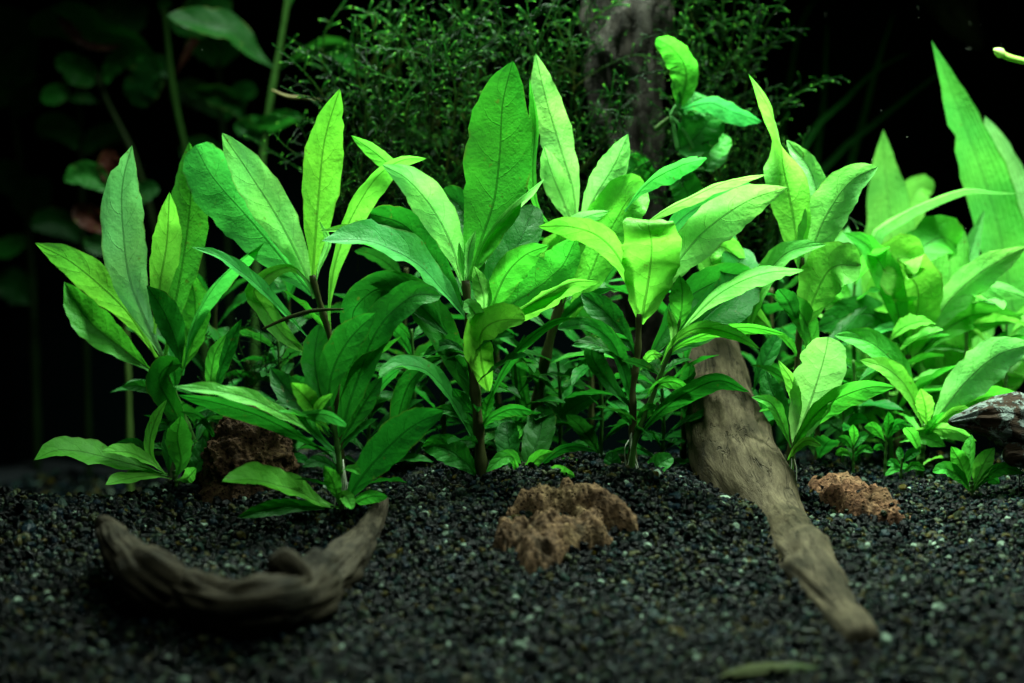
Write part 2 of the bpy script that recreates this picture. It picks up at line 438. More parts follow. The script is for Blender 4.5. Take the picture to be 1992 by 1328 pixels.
def gravel():
    pts = []
    y = -0.30
    while y < 0.34:
        near = y < 0.07
        cell = 0.00172 if near else 0.0034
        half = (y + 0.95) * HT * 1.12 + 0.02
        n = int(2 * half / cell)
        x = -half + cell * (np.arange(n) + nrg.uniform(-.5, .5, n))
        yy = y + cell * nrg.uniform(-.5, .5, n)
        pts.append(np.stack([x, yy, np.full(n, 1.0 if near else 1.55)], 1))
        y += cell
    P = np.vstack(pts)
    # extra loose grains lying on top
    k = 14000
    yy = nrg.uniform(-0.30, 0.06, k); xx = nrg.uniform(-1, 1, k) * ((yy + 0.95) * HT * 1.1)
    P = np.vstack([P, np.stack([xx, yy, np.full(k, 1.0)], 1)])
    z = np.array([ground(a, b) for a, b in P[:, :2]])
    z += nrg.uniform(-0.0009, 0.0009, len(P)); z[-k:] += 0.0011
    co = np.stack([P[:, 0], P[:, 1], z], 1)
    size = P[:, 2] * (0.00107 * np.exp(nrg.normal(0, 0.30, len(P))))
    lowf = np.array([noise.noise((a * 28, q * 28, 3.0)) for a, q in P[:, :2]])
    tone = nrg.uniform(0, 1, len(P)) ** (1.35 - 0.7 * lowf)
    return co, size, tone
EXTRA = []                                     # (x, y, z, size) grains that lie on the rocks, filled in later
def build_gravel():
    co, size, tone = gravel()
    if EXTRA:
        e = np.array(EXTRA); co = np.vstack([co, e[:, :3]]); size = np.concatenate([size, e[:, 3]])
        tone = np.concatenate([tone, nrg.uniform(0, .8, len(e))])
    n = len(co)
    me = bpy.data.meshes.new('gravel'); me.from_pydata(co.tolist(), [], [])
    for nm, typ, dat, key in (('siz', 'FLOAT_VECTOR', (size[:, None] * nrg.uniform(.7, 1.25, (n, 3))), 'vector'),
                              ('rot', 'FLOAT_VECTOR', nrg.uniform(0, 6.28, (n, 3)), 'vector'),
                              ('tone', 'FLOAT', tone, 'value'), ('pick', 'INT', nrg.integers(0, 8, n), 'value')):
        a = me.attributes.new(nm, typ, 'POINT'); a.data.foreach_set(key, np.asarray(dat, np.int32 if typ == 'INT' else np.float32).ravel())
    o = bpy.data.objects.new('gravel', me); C.objects.link(o)
    tag(o, 'loose dark grey and black gravel grains with a few pale ones', kind='stuff')
    nt = bpy.data.node_groups.new('gravel_grains', 'GeometryNodeTree')
    nt.interface.new_socket('Geometry', in_out='INPUT', socket_type='NodeSocketGeometry')
    nt.interface.new_socket('Geometry', in_out='OUTPUT', socket_type='NodeSocketGeometry')
    N, Lk = nt.nodes, nt.links
    gi = N.new('NodeGroupInput'); go = N.new('NodeGroupOutput')
    join = N.new('GeometryNodeGeometryToInstance')
    for k in range(8):
        ico = N.new('GeometryNodeMeshIcoSphere'); ico.inputs['Radius'].default_value = 1.0; ico.inputs['Subdivisions'].default_value = 2
        nz = N.new('ShaderNodeTexNoise'); nz.noise_dimensions = '4D'; nz.inputs['W'].default_value = k * 7.3
        nz.inputs['Scale'].default_value = 0.9; nz.inputs['Detail'].default_value = 1.5
        sub = N.new('ShaderNodeVectorMath'); sub.operation = 'SUBTRACT'; sub.inputs[1].default_value = (.5, .5, .5)
        Lk.new(nz.outputs['Color'], sub.inputs[0])
        sc = N.new('ShaderNodeVectorMath'); sc.operation = 'SCALE'; sc.inputs['Scale'].default_value = 1.7
        Lk.new(sub.outputs[0], sc.inputs[0])
        sp = N.new('GeometryNodeSetPosition'); Lk.new(ico.outputs[0], sp.inputs['Geometry']); Lk.new(sc.outputs[0], sp.inputs['Offset'])
        mt = N.new('GeometryNodeSetMaterial'); mt.inputs['Material'].default_value = M_GRAVEL
        Lk.new(sp.outputs[0], mt.inputs['Geometry'])
        Lk.new(mt.outputs[0], join.inputs[0])
    iop = N.new('GeometryNodeInstanceOnPoints')
    Lk.new(gi.outputs[0], iop.inputs['Points']); Lk.new(join.outputs[0], iop.inputs['Instance'])
    iop.inputs['Pick Instance'].default_value = True
    def na(name, typ):
        a = N.new('GeometryNodeInputNamedAttribute'); a.data_type = typ; a.inputs['Name'].default_value = name; return a.outputs[0]
    Lk.new(na('pick', 'INT'), iop.inputs['Instance Index'])
    Lk.new(na('siz', 'FLOAT_VECTOR'), iop.inputs['Scale'])
    e2r = N.new('FunctionNodeEulerToRotation'); Lk.new(na('rot', 'FLOAT_VECTOR'), e2r.inputs[0]); Lk.new(e2r.outputs[0], iop.inputs['Rotation'])
    Lk.new(iop.outputs[0], go.inputs[0])
    md = o.modifiers.new('grains', 'NODES'); md.node_group = nt
    me.materials.append(M_GRAVEL)

# ------------------------------------------------------------------ driftwood
def driftwood(name, label, cat, pts, mat, lump=0.16, seed=0, n=170, seg=64, knobs=(), fine=0.05, squash=1.0, group=None, twist=0.0):
    """pts: (px, py, Y, radius_px) along the axis"""
    P = np.array([[*at(a, b, Y), r * psz(Y)] for a, b, Y, r in pts])
    c4, L = catmull(P, n)
    c, rr = c4[:, :3], c4[:, 3].copy()
    T = unit(np.gradient(c, axis=0))
    V = unit(np.array(CAM) - c.mean(0))
    A = unit(np.cross(T, V)); B = np.cross(A, T)
    th = np.linspace(0, 2 * np.pi, seg, endpoint=False)
    s = np.linspace(0, L, n)
    endr = np.minimum(1, np.sqrt(np.maximum(0, 1 - (1 - np.clip(np.minimum(s, L - s) / (0.35 * rr.mean()), 0, 1)) ** 2)))
    endr = np.maximum(endr, 0.03)
    pts3 = np.zeros((n, seg, 3)); gr = np.zeros((n, seg, 3))
    off = seed * 3.7
    for i in range(n):
        for j in range(seg):
            t = th[j] + twist * s[i] / L
            ca, sa = math.cos(t), math.sin(t)
            q = (ca * 1.3 + off, sa * 1.3, s[i] / rr.mean() * 0.45)
            d = noise.fractal(q, 0.9, 2.1, 3) * lump
            d += noise.noise((ca * 5 + off, sa * 5, s[i] / rr.mean() * 0.35)) * fine * 1.6
            d += noise.noise((ca * 11 + off, sa * 11, s[i] / rr.mean() * 0.7)) * fine
            for (ks, ka, kr, kh) in knobs:
                dd = ((s[i] / L - ks) / kr) ** 2 + (((t - ka + math.pi) % (2 * math.pi) - math.pi) / (kr * L / rr.mean())) ** 2
                if dd < 6: d += kh * math.exp(-dd)
            r = rr[i] * (1 + d) * endr[i]
            pts3[i, j] = c[i] + A[i] * (r * math.cos(th[j])) + B[i] * (r * math.sin(th[j]) * squash)
            gr[i, j] = (ca * rr.mean(), sa * rr.mean(), s[i])
    f = gridfaces(n, seg, True)[:, ::-1].tolist()
    f.append(list(range(seg))); f.append([(n - 1) * seg + k for k in range(seg)][::-1])
    o = mesh_obj(name, pts3.reshape(-1, 3), f, mat, origin=c[n // 2], attrs={'grain': ('FLOAT_VECTOR', gr.reshape(-1, 3))})
    return tag(o, label, cat, group)

W_RIGHT = wood_material('driftwood_tan', (0.024, 0.018, 0.010), (0.088, 0.070, 0.040))
W_LEFT = wood_material('driftwood_grey_brown', (0.013, 0.010, 0.006), (0.050, 0.040, 0.025))
W_BARK = wood_material('driftwood_lichened', (0.008, 0.005, 0.003), (0.030, 0.018, 0.010), lichen=(0.13, 0.16, 0.14))
W_TRUNK = wood_material('driftwood_bark_grey', (0.002, 0.0018, 0.0013), (0.013, 0.011, 0.008), lichen=(0.024, 0.022, 0.017))

def gy_at(px, py): return ghit(px, py).y
yb = gy_at(1690, 1268) + 0.002
driftwood('driftwood_branch', 'tan driftwood branch slanting down from the plants to the gravel at the right', 'driftwood',
          [(1345, 600, 0.085, 52), (1385, 700, 0.065, 58), (1400, 790, 0.045, 70), (1422, 870, 0.022, 84), (1460, 955, -0.008, 79), (1513, 1035, -0.04, 70),
           (1568, 1112, yb * .52 - .01, 61), (1632, 1190, yb * .8, 46), (1672, 1236, yb * .95, 37), (1690, 1252, yb, 30)], W_RIGHT, lump=0.10, seed=3,
          knobs=((0.745, 1.5, 0.016, -0.26), (0.772, 1.2, 0.026, 0.24), (0.71, 2.7, 0.045, 0.16), (0.42, 2.9, 0.05, 0.12), (0.52, 2.6, 0.05, -0.10), (0.88, 1.7, 0.05, -0.20), (0.60, 0.9, 0.06, -0.12), (0.50, 0.3, 0.05, 0.10)))
hornY = [gy_at(*q) for q in ((215, 1110), (260, 1150), (330, 1190), (420, 1232), (500, 1238), (600, 1210), (660, 1150), (715, 1095), (750, 1030), (775, 985))]
horn = driftwood('driftwood_horn', 'dark grey driftwood piece curved like a horn lying on the gravel at the left', 'driftwood',
          [(190, 1004, hornY[0], 11), (212, 1035, hornY[0], 27), (245, 1082, hornY[1], 40), (290, 1128, hornY[2], 52), (350, 1163, hornY[2], 56), (430, 1182, hornY[3] + .003, 59), (510, 1178, hornY[4] + .003, 62),
           (580, 1160, hornY[5] + .003, 56), (640, 1120, hornY[6], 45), (690, 1070, hornY[7], 34), (724, 1024, hornY[8], 24), (740, 992, hornY[8] + .012, 16), (748, 968, hornY[8] + .02, 10)], W_LEFT, lump=0.16, seed=8,
          fine=0.11,
          knobs=((0.60, 2.5, 0.028, 0.40), (0.65, 1.9, 0.020, -0.40), (0.25, 1.9, 0.05, 0.14), (0.33, 1.2, 0.03, -0.2), (0.55, 0.4, 0.05, 0.15)))
driftwood('driftwood_log', 'thick upright grey driftwood log rising behind the tall plants', 'driftwood',
          [(1225, -90, 0.15, 84), (1222, 60, 0.15, 78), (1215, 170, 0.15, 66), (1225, 270, 0.15, 58), (1240, 420, 0.155, 60), (1230, 600, 0.16, 70), (1215, 800, 0.17, 80)],
          W_TRUNK, lump=0.40, seed=21, fine=0.22)
driftwood('driftwood_bough', 'dim brown driftwood bough hanging in the dark top right corner', 'driftwood',
          [(1760, -120, 0.33, 60), (1830, -30, 0.32, 50), (1875, 45, 0.31, 32), (1912, 95, 0.31, 9)], W_LEFT, lump=0.2, seed=31, n=70, seg=32)
chY = -0.005
ch = thing('lichened_driftwood', 'broken dark driftwood chunk with grey lichen at the right edge', 'driftwood', at(1960, 850, chY))
def as_child(o, parent, name):
    o.name = name; o.location = o.location - parent.location; o.parent = parent
    for k in ('label', 'category', 'group'):
        if k in o: del o[k]
as_child(driftwood('x', 'x', 'x', [(1843, 822, chY, 7), (1872, 818, chY, 16), (1915, 815, chY, 34), (1955, 818, chY, 52), (2010, 828, chY, 62), (2110, 840, chY, 58)],
                   W_BARK, lump=0.3, seed=41, n=110, seg=48, fine=0.10), ch, 'branch')
as_child(driftwood('x', 'x', 'x', [(1950, 888, chY - .01, 14), (1975, 884, chY - .01, 24), (2030, 880, chY - .01, 30), (2110, 870, chY - .01, 30)],
                   W_BARK, lump=0.3, seed=47, n=60, seg=32, fine=0.10), ch, 'splinter')
M_WIRE = plain('dark_thread', (0.02, 0.018, 0.012), 0.6)
for a, b in ((1926, 1918), (1988, 1980)):
    p0 = at(a, 850, chY); p1 = at(b, 1000, chY); p1.z = ground(p1.x, p1.y) - .002
    tube('thread', [p0, (p0 + p1) / 2, p1], 0.00025, M_WIRE, ch, seg=6, n=8)

# ------------------------------------------------------------------ lava rocks
def rock(label, centre, lobes, mat, seed, pit=1.0, sub=6, coarse=0.16, gravel_on=0):
    """lobes: list of (offset(x,y,z), radii(x,y,z)) seen from the centre, in metres"""
    bm = bmesh.new(); bmesh.ops.create_icosphere(bm, subdivisions=sub, radius=1.0)
    c = Vector(centre); pits = []
    mr = sum(l[1][0] for l in lobes) / len(lobes)
    for v in bm.verts:
        d = v.co.normalized(); r = 0.0
        for o, q in lobes:
            A = sum((d[k] / q[k]) ** 2 for k in range(3)); B = sum(d[k] * o[k] / q[k] ** 2 for k in range(3)); Cc = sum((o[k] / q[k]) ** 2 for k in range(3)) - 1
            D = B * B - A * Cc
            if D > 0: r = max(r, (B + math.sqrt(D)) / A)
        r = max(r, 0.15 * mr)
        p = d * r
        s = Vector((seed * 5.1, seed * 2.3, 0))
        r += mr * coarse * (0.6 * noise.fractal(p / mr * 1.6 + s, 0.8, 2.1, 4) + 0.55 * noise.fractal(p / mr * 4.2 + s, 0.9, 2.1, 3))
        hole = 0.0
        for sc, dep, th in ((0.010, 0.0042, 0.40), (0.0048, 0.0020, 0.42), (0.0024, 0.0009, 0.45)):
            dd = noise.voronoi(p / sc + s)[0]
            k = max(0.0, 1 - dd[0] / th) * (0.25 + 1.2 * max(0, noise.noise(p / sc * 0.4 + s * 2) + .35))
            k = min(1.0, k)
            k = k * k * (3 - 2 * k)
            r -= dep * pit * k; hole = max(hole, k)
        r += 0.0009 * noise.fractal(p / 0.0016 + s, 0.7, 2.1, 2)
        v.co = d * r; pits.append(hole)
    me = bpy.data.meshes.new('lava_rock'); bm.to_mesh(me); bm.free()
    me.polygons.foreach_set('use_smooth', [True] * len(me.polygons))
    a = me.attributes.new('pit', 'FLOAT', 'POINT'); a.data.foreach_set('value', np.array(pits, np.float32))
    me.materials.append(mat)
    o = bpy.data.objects.new('lava_rock', me); C.objects.link(o); o.location = c
    tag(o, label, 'rock', 'porous lava rocks half buried in the gravel')
    if gravel_on:
        cand = [v.co + c for v in me.vertices if v.normal.z > 0.55 and 0.0005 < (v.co + c).z - ground(v.co.x + c.x, v.co.y + c.y) < gravel_on]
        rng.shuffle(cand)
        for q in cand[:int(len(cand) * 0.014)]: EXTRA.append((q.x, q.y, q.z - .0002, rng.uniform(.0007, .0017)))
    return o
RK_BROWN = rock_material('lava_rock_brown', (0.024, 0.014, 0.008), (0.048, 0.026, 0.014), (0.08, 0.05, 0.022))
RK_TAN = rock_material('lava_rock_tan', (0.055, 0.032, 0.019), (0.115, 0.068, 0.037), (0.165, 0.112, 0.056))
RK_RED = rock_material('lava_rock_red', (0.060, 0.026, 0.015), (0.110, 0.054, 0.029), (0.14, 0.085, 0.045))
as_child(driftwood('x', 'x', 'x', [(585, 1165, hornY[5] + .002, 46), (568, 1128, hornY[5] - .002, 42), (550, 1098, hornY[5] - .005, 31), (530, 1082, hornY[5] - .007, 20)],
                   W_LEFT, lump=0.25, seed=52, n=50, seg=32, fine=0.12), horn, 'stub')
pA = at(478, 920, 0.0); s = psz(0)
rock('tall dark brown lava rock standing behind the small front left plant', (pA.x, 0.01, pA.z),
     [((0, 0, 0), (95 * s, 90 * s, 90 * s)), ((5 * s, 0, 60 * s), (72 * s, 60 * s, 68 * s)), ((5 * s, -35 * s, -70 * s), (105 * s, 80 * s, 75 * s))], RK_BROWN, 3, pit=0.9, coarse=0.22)
def slab_rock(label, polys, mat, seed, bury=0.0, gravel_on=0, cavities=()):
    """a half buried rock: polys are (footprint outline in photo pixels on the gravel, height, shoulder width), in metres"""
    P = [(np.array([ghit(*p)[:2] for p in poly]), H, wd) for poly, H, wd in polys]
    allp = np.vstack([p[0] for p in P]); lo = allp.min(0) - .004; hi = allp.max(0) + .004
    st = 0.0005; xs = np.arange(lo[0], hi[0], st); ys = np.arange(lo[1], hi[1], st)
    X, Y = np.meshgrid(xs, ys, indexing='ij')
    Z = np.full(X.shape, -0.006)
    wob = np.array([[(noise.fractal((x * 90 + seed, y * 90, seed), .8, 2.1, 4), noise.fractal((x * 90, y * 90 + seed, 7.1), .8, 2.1, 4)) for y in ys] for x in xs])
    WX = X + wob[..., 0] * 0.0035; WY = Y + wob[..., 1] * 0.0035
    for q, H, wd in P:
        d = np.full(X.shape, 1e9); ins = np.zeros(X.shape, bool)
        for k in range(len(q)):
            a, b = q[k], q[(k + 1) % len(q)]; e = b - a
            t = np.clip(((WX - a[0]) * e[0] + (WY - a[1]) * e[1]) / (e @ e), 0, 1)
            d = np.minimum(d, np.hypot(WX - a[0] - t * e[0], WY - a[1] - t * e[1]))
            cr = (a[1] > WY) != (b[1] > WY)
            xi = a[0] + (WY - a[1]) / (b[1] - a[1] + 1e-12) * e[0]
            ins ^= cr & (WX < xi)
        sd = np.where(ins, d, -d)
        t = np.clip(sd / wd, 0, 1); h = H * np.sqrt(1 - (1 - t) ** 2)
        h = np.where(sd > 0, h, np.maximum(-0.006, sd * 2.5))
        Z = np.maximum(Z, h)
    cav = [(ghit(a, b), r, dp) for a, b, r, dp in cavities]
    V, pit = [], []
    for i, x in enumerate(xs):
        for j, y in enumerate(ys):
            z = Z[i, j]; hole = 0.0
            if z > -0.004:
                z *= 1 + 0.55 * noise.fractal((x * 75 + seed, y * 75, 1.5), .9, 2.1, 3)
                z += 0.0016 * noise.fractal((x * 260, y * 260 + seed, 3.3), .8, 2.1, 3)
                for sc, dep, th in ((0.0075, 0.0060, 0.45), (0.0040, 0.0034, 0.46), (0.0022, 0.0015, 0.48)):
                    c = Vector((x / sc + seed, y / sc, z / sc * .5))
                    k = max(0., 1 - noise.voronoi(c)[0][0] / th) * (0.3 + 1.3 * max(0, noise.noise(c * .4) + .3)); k = min(1., k); k = k * k * (3 - 2 * k)
                    z -= dep * k; hole = max(hole, k)
                for c, r, dp in cav:
                    k = math.exp(-((x - c.x) ** 2 + ((y - c.y) * .8) ** 2) / (r * r)); z -= dp * k; hole = max(hole, min(1, k * 1.2))
                z -= bury * max(0, noise.fractal((x * 110 + 3 * seed, y * 110, 9.2), .9, 2.1, 2) + .25)
            V.append((x + wob[i, j, 0] * .0008, y + wob[i, j, 1] * .0008, ground(x, y) + z)); pit.append(hole)
    o = mesh_obj('lava_rock', V, gridfaces(len(xs), len(ys))[:, ::-1], mat, origin=(lo[0] / 2 + hi[0] / 2, lo[1] / 2 + hi[1] / 2, ground(*(lo / 2 + hi / 2))),
                 attrs={'pit': ('FLOAT', pit)})
    tag(o, label, 'rock', 'porous lava rocks half buried in the gravel')
    if gravel_on:
        c = [v for v in V if 0.0003 < v[2] - ground(v[0], v[1]) < gravel_on]
        rng.shuffle(c)
        for q in c[:int(len(c) * 0.012)]: EXTRA.append((q[0], q[1], q[2] + .0002, rng.uniform(.0007, .0017)))
slab_rock('flat tan lava rock breaking through the gravel in the middle',
          [([(988, 1010), (1010, 990), (1060, 978), (1140, 982), (1195, 998), (1240, 1022), (1238, 1040), (1195, 1035), (1165, 1030), (1120, 1012), (1060, 1012), (1010, 1008)], 0.0115, 0.010),
           ([(952, 1072), (968, 1048), (1010, 1038), (1080, 1036), (1150, 1042), (1192, 1056), (1170, 1066), (1130, 1072), (1096, 1082), (1090, 1106), (1050, 1124), (1012, 1120), (1004, 1095), (990, 1078)], 0.0095, 0.0075),
           ([(1100, 1045), (1110, 1008), (1180, 1020), (1160, 1055)], 0.007, 0.006)],
          RK_TAN, 5.3, cavities=((1022, 1062, .0055, .008), (1052, 1100, .004, .006), (1130, 1060, .003, .003), (1085, 985, .004, .003)))
slab_rock('small rust red lava rock half sunk in gravel right of the driftwood branch',
          [([(1562, 950), (1590, 944), (1650, 952), (1710, 968), (1755, 990), (1782, 1018), (1740, 1022), (1700, 1016), (1650, 1012), (1610, 990), (1580, 968)], 0.0080, 0.007)],
          RK_RED, 9.7, bury=0.0045, gravel_on=0.005)

build_gravel()

# ------------------------------------------------------------------ plants
D = dict
# --- left rosette
plant('large left plant with one silvery sheened leaf at its front', 0.03, '318,690 345,780 380,870', 7, [
 ('257,282 240,350 238,420 252,540 290,640 322,705', 98, D(roll=-14, d=-1.5, col='S', fold=-10, ripple=.05)),
 ('68,472 140,510 215,572 262,625 305,695', 74, D(roll=12, d=-1, col='Y', fold=-8)),
 ('125,548 170,620 240,680 305,730', 80, D(roll=-8, d=1.0, col='M')),
 ('330,373 325,470 312,550 300,650', 64, D(roll=0, d=-2.2, col='Y')),
 ('368,276 372,370 362,470 345,570 322,690', 92, D(roll=10, d=1.5, col='M', blunt=.7)),
 ('285,555 318,605 342,665 352,725', 64, D(roll=-20, d=-2.6, col='O')),
 ('368,525 380,590 376,660 350,730', 68, D(roll=12, d=0.8, col='M')),
 ('515,470 440,532 395,590 368,655 355,730', 62, D(roll=-62, d=-1.0, col='T')),
 ('236,752 280,752 330,775', 26, D(roll=0, d=-1, col='O')),
], auto=(3, 110, 170, 'OOD', .2, .8))
plant('slim plant with a small curled leaf left of the tall dark rock', 0.02, '355,800 372,870 378,930', 6, [
 ('352,708,-.4 322,715 310,745 335,790 362,850', 56, D(roll=14, d=-1, col='N', blunt=.5)),
 ('440,650 418,690 410,745 412,790', 32, D(roll=20, d=-.5, col='M')),
 ('470,620 440,690 418,760 412,800', 45, D(roll=30, d=.5, col='O')),
 ('350,800 392,812 430,870', 20, D(roll=40, d=-.5, col='O')),
], auto=(3, 80, 130, 'OMD', .2, .8))
plant('low bright rosette at the far left edge of the gravel', 0.005, '338,915 345,945', 6, [
 ('66,895 110,875 165,880 260,905 325,925', 84, D(roll=-54, d=-2.6, col='Y', fold=5, blunt=.7)),
 ('198,878 245,880 290,898 328,925', 50, D(roll=-54, d=-1.5, col='Y')),
 ('205,943 255,930 300,925 335,932', 50, D(roll=-54, d=-2.4, col='Y')),
 ('325,776 300,825 292,880 320,925', 30, D(roll=28, d=-.3, col='Y', fold=10)),
 ('352,808 345,850 352,895 342,930', 60, D(roll=-14, d=-1.5, col='M', blunt=.65)),
 ('382,910 365,928 342,935', 34, D(roll=18, d=-2.4, col='Y')),
 ('225,862 268,868 310,905', 28, D(roll=-20, d=.8, col='O')),
 ('395,850 385,900 352,935', 42, D(roll=10, d=.8, col='O')),
 ('340,815 330,870 328,925', 36, D(roll=10, d=.5, col='O')),
])
# --- centre left, tall one behind and short one in front
plant('tall plant with pale veined leaf leaning left above the dark rock', 0.02, '607,535 622,590 640,650 655,760 662,900', 8.5, [
 ('380,282 415,345 490,430 556,510 608,572', 125, D(roll=6, d=1.6, col='T', blunt=.42, peak=.66, fold=6)),
 ('432,258 488,340 545,430 588,515 612,580', 88, D(roll=-6, d=-.8, col='P', blunt=.65, fold=-12)),
 ('661,172 632,270 620,380 612,480 608,560', 88, D(roll=-12, d=.4, col='Y', blunt=.7)),
 ('830,308 780,312 728,350 680,430 650,520 640,600 642,655', 62, D(roll=-38, d=-1.0, col='Y', peak=.66, petiole=.12, fold=18)),
 ('683,263 735,300 785,345 800,390', 36, D(roll=20, d=.2, col='Y')),
 ('372,480 430,502 500,555 545,600 610,668', 40, D(roll=-50, d=-2.2, col='T', fold=20)),
 ('600,690 550,650 515,600 495,560 560,520 612,560', 46, D(roll=10, d=-1.2, col='Y', peak=.6)),
 ('622,430 640,470 622,520 614,555', 20, D(roll=40, d=-.8, col='P')),
], auto=(3, 110, 180, 'OOM', .25, .8), scol=BROWN_STEM)
plant('short bushy plant with white roots before the tall dark rock', -0.045, '640,790 655,860 664,940 668,990', 7, [
 ('337,752 420,760 500,782 590,830 640,870', 46, D(roll=-42, d=-1.8, col='Y', ripple=.07)),
 ('345,768 430,785 520,815 600,858 648,890', 50, D(roll=38, d=-1.0, col='N')),
 ('622,630 612,690 620,750 642,815', 68, D(roll=-14, d=.8, col='N', blunt=.55)),
 ('732,608 680,660 645,730 640,820', 74, D(roll=16, d=-.2, col='N', blunt=.65)),
 ('858,575 800,578 735,640 695,740 658,850', 84, D(roll=24, d=1.0, col='N', blunt=.5)),
 ('566,744 590,768 615,800 640,835', 46, D(roll=-10, d=-1.8, col='Y')),
 ('782,652 735,678 690,705 660,780', 40, D(roll=-66, d=.2, col='M')),
 ('675,826 640,808 605,806 592,812 620,850 652,880', 36, D(roll=-45, d=-2.2, col='T', blunt=.45)),
 ('648,765 625,785 618,800 622,830 640,850', 22, D(roll=20, d=-2, col='Y')),
 ('744,733 715,775 690,815 660,865', 50, D(roll=18, d=.4, col='N')),
 ('864,800 800,830 740,885 695,940 670,990', 84, D(roll=12, d=-.8, col='N', blunt=.6)),
 ('432,936 505,935 575,955 620,978 662,990', 88, D(roll=-54, d=-2.4, col='Y', blunt=.65)),
 ('460,1007 530,990 590,985 655,992', 38, D(roll=-20, d=-1.4, col='N')),
 ('754,966 720,965 690,978 670,990', 32, D(roll=-18, d=-1.5, col='M', blunt=.55)),
 ('630,905 645,930 658,965 668,985', 36, D(roll=0, d=-1.4, col='M')),
 ('685,990,-.4 672,965 662,972 668,988', 30, D(roll=10, d=-1.8, col='Y', blunt=.5)),
 ('588,908 620,898 650,912 664,930', 30, D(roll=-25, d=-1.0, col='O')),
 ('525,715 560,760 600,800 645,850', 60, D(roll=-10, d=1.6, col='O')),
], auto=(4, 80, 150, 'OOM', .15, .85), roots=5)
# --- centre
plant('tallest centre plant with one broad upright leaf at the top', 0.0, '905,545 912,610 918,700 928,800 938,930', 11, [
 ('998,118 978,200 972,300 962,385 940,455 912,545', 146, D(roll=8, d=1.4, col=(.038, .30, .03), blunt=.62, peak=.55, fold=8, ripple=.03)),
 ('743,320 795,350 845,410 880,480 905,570', 82, D(roll=-8, d=-1.5, col='P', fold=16, ripple=.05, peak=.6)),
 ('1060,347 1000,400 945,465 915,545', 52, D(roll=-68, d=-.8, col='P', fold=6)),
 ('626,468 720,470 800,505 860,565 918,630', 112, D(roll=-55, d=-2.6, col='T', ripple=.05)),
 ('622,449 690,448 760,468 830,500', 30, D(roll=-40, d=-.5, col='Y')),
 ('925,448 912,490 908,555', 22, D(roll=0, d=-.8, col='P', blunt=.7)),
 ('893,470 898,510 905,560', 14, D(roll=10, d=-.6, col='P')),
 ('922,516 935,555 942,590 928,640', 38, D(roll=0, d=-1.8, col='P')),
 ('900,600 915,598 928,620 930,650', 40, D(roll=0, d=-2.1, col='P', blunt=.45)),
 ('1068,476 1015,500 975,550 945,640', 72, D(roll=-20, d=-1.2, col='M', ripple=.07)),
 ('1122,462 1090,520 1030,570 970,610 935,655', 112, D(roll=24, d=-.8, col='M', blunt=.6)),
 ('1168,547 1110,550 1045,585 975,632 935,665', 62, D(roll=-50, d=-2.0, col='Y', fold=18)),
 ('1022,622,-.6 975,622 938,645 935,690 950,760', 76, D(roll=20, d=-2.0, col='Y', blunt=.5, peak=.55)),
 ('1134,618 1070,628 1000,690 960,760 938,830', 32, D(roll=-52, d=-2.2, col='N')),
 ('742,735,-.5 775,712 830,722 880,780 915,845 935,880', 56, D(roll=-55, d=-2.2, col='T', blunt=.45, peak=.68)),
 ('718,548 790,560 855,640 895,730 928,790', 78, D(roll=-18, d=1.0, col='N', blunt=.6)),
 ('820,630 880,690 915,740 928,790', 34, D(roll=10, d=.5, col='N')),
 ('688,650 690,600 740,560 800,580 870,650', 72, D(roll=-10, d=2.0, col='O', blunt=.5)),
 ('822,692 870,670 915,690', 26, D(roll=-30, d=0, col='O')),
 ('760,870 800,740 880,690 920,700', 50, D(roll=-30, d=1.5, col='O')),
 ('880,755 900,780 925,810', 34, D(roll=0, d=-.5, col='N')),
 ('1036,800 995,795 955,812 935,835', 32, D(roll=-34, d=-1.6, col='N', blunt=.5)),
 ('838,798 880,800 915,820 932,845', 30, D(roll=-30, d=-.6, col='N')),
 ('818,870 860,870 905,900 935,935', 66, D(roll=-14, d=.6, col='N')),
 ('960,760 948,790 940,830', 24, D(roll=0, d=-1.2, col='N')),
 ('720,415 790,440 850,520 900,600', 76, D(roll=10, d=3.0, col='O', blunt=.5)),
 ('860,370 900,410 920,480 930,560', 80, D(roll=10, d=3.2, col='O', blunt=.5)),
 ('1040,400 1010,470 970,540 935,620', 90, D(roll=10, d=3.0, col='O', blunt=.5)),
], auto=(4, 90, 170, 'OOD', .15, .7), scol=BROWN_STEM)
plant('leaning centre plant with two narrow pale spears beside the broad leaf', 0.035, '1122,440 1105,540 1070,660 1045,780 1030,900', 11, [
 ('1042,103 1062,190 1092,290 1115,370 1122,450', 76, D(roll=12, d=.8, col='P', ripple=.05)),
 ('1058,284 1075,340 1100,400 1122,455', 58, D(roll=-4, d=-1.0, col='P')),
 ('1222,260 1195,320 1158,380 1122,450', 66, D(roll=4, d=-.3, col='P')),
 ('1030,150 1042,240 1036,340 1050,410 1100,470', 42, D(roll=56, d=.2, col='M')),
 ('1260,372,.5 1225,385 1180,460 1145,540 1105,640', 120, D(roll=14, d=-.8, col='Y', blunt=.48, peak=.72)),
 ('1185,410 1130,425 1095,455 1070,475 1085,520', 44, D(roll=-30, d=-1.2, col='P')),
 ('1140,470 1095,490 1075,540 1090,600', 90, D(roll=20, d=-1.0, col='Y', blunt=.5)),
 ('1020,650 1010,720 1025,790 1035,850', 36, D(roll=20, d=.5, col='O')),
 ('1180,760 1120,790 1070,830 1040,880', 50, D(roll=30, d=-.5, col='O')),
], auto=(5, 100, 190, 'OOMD', .12, .75), scol=BROWN_STEM)
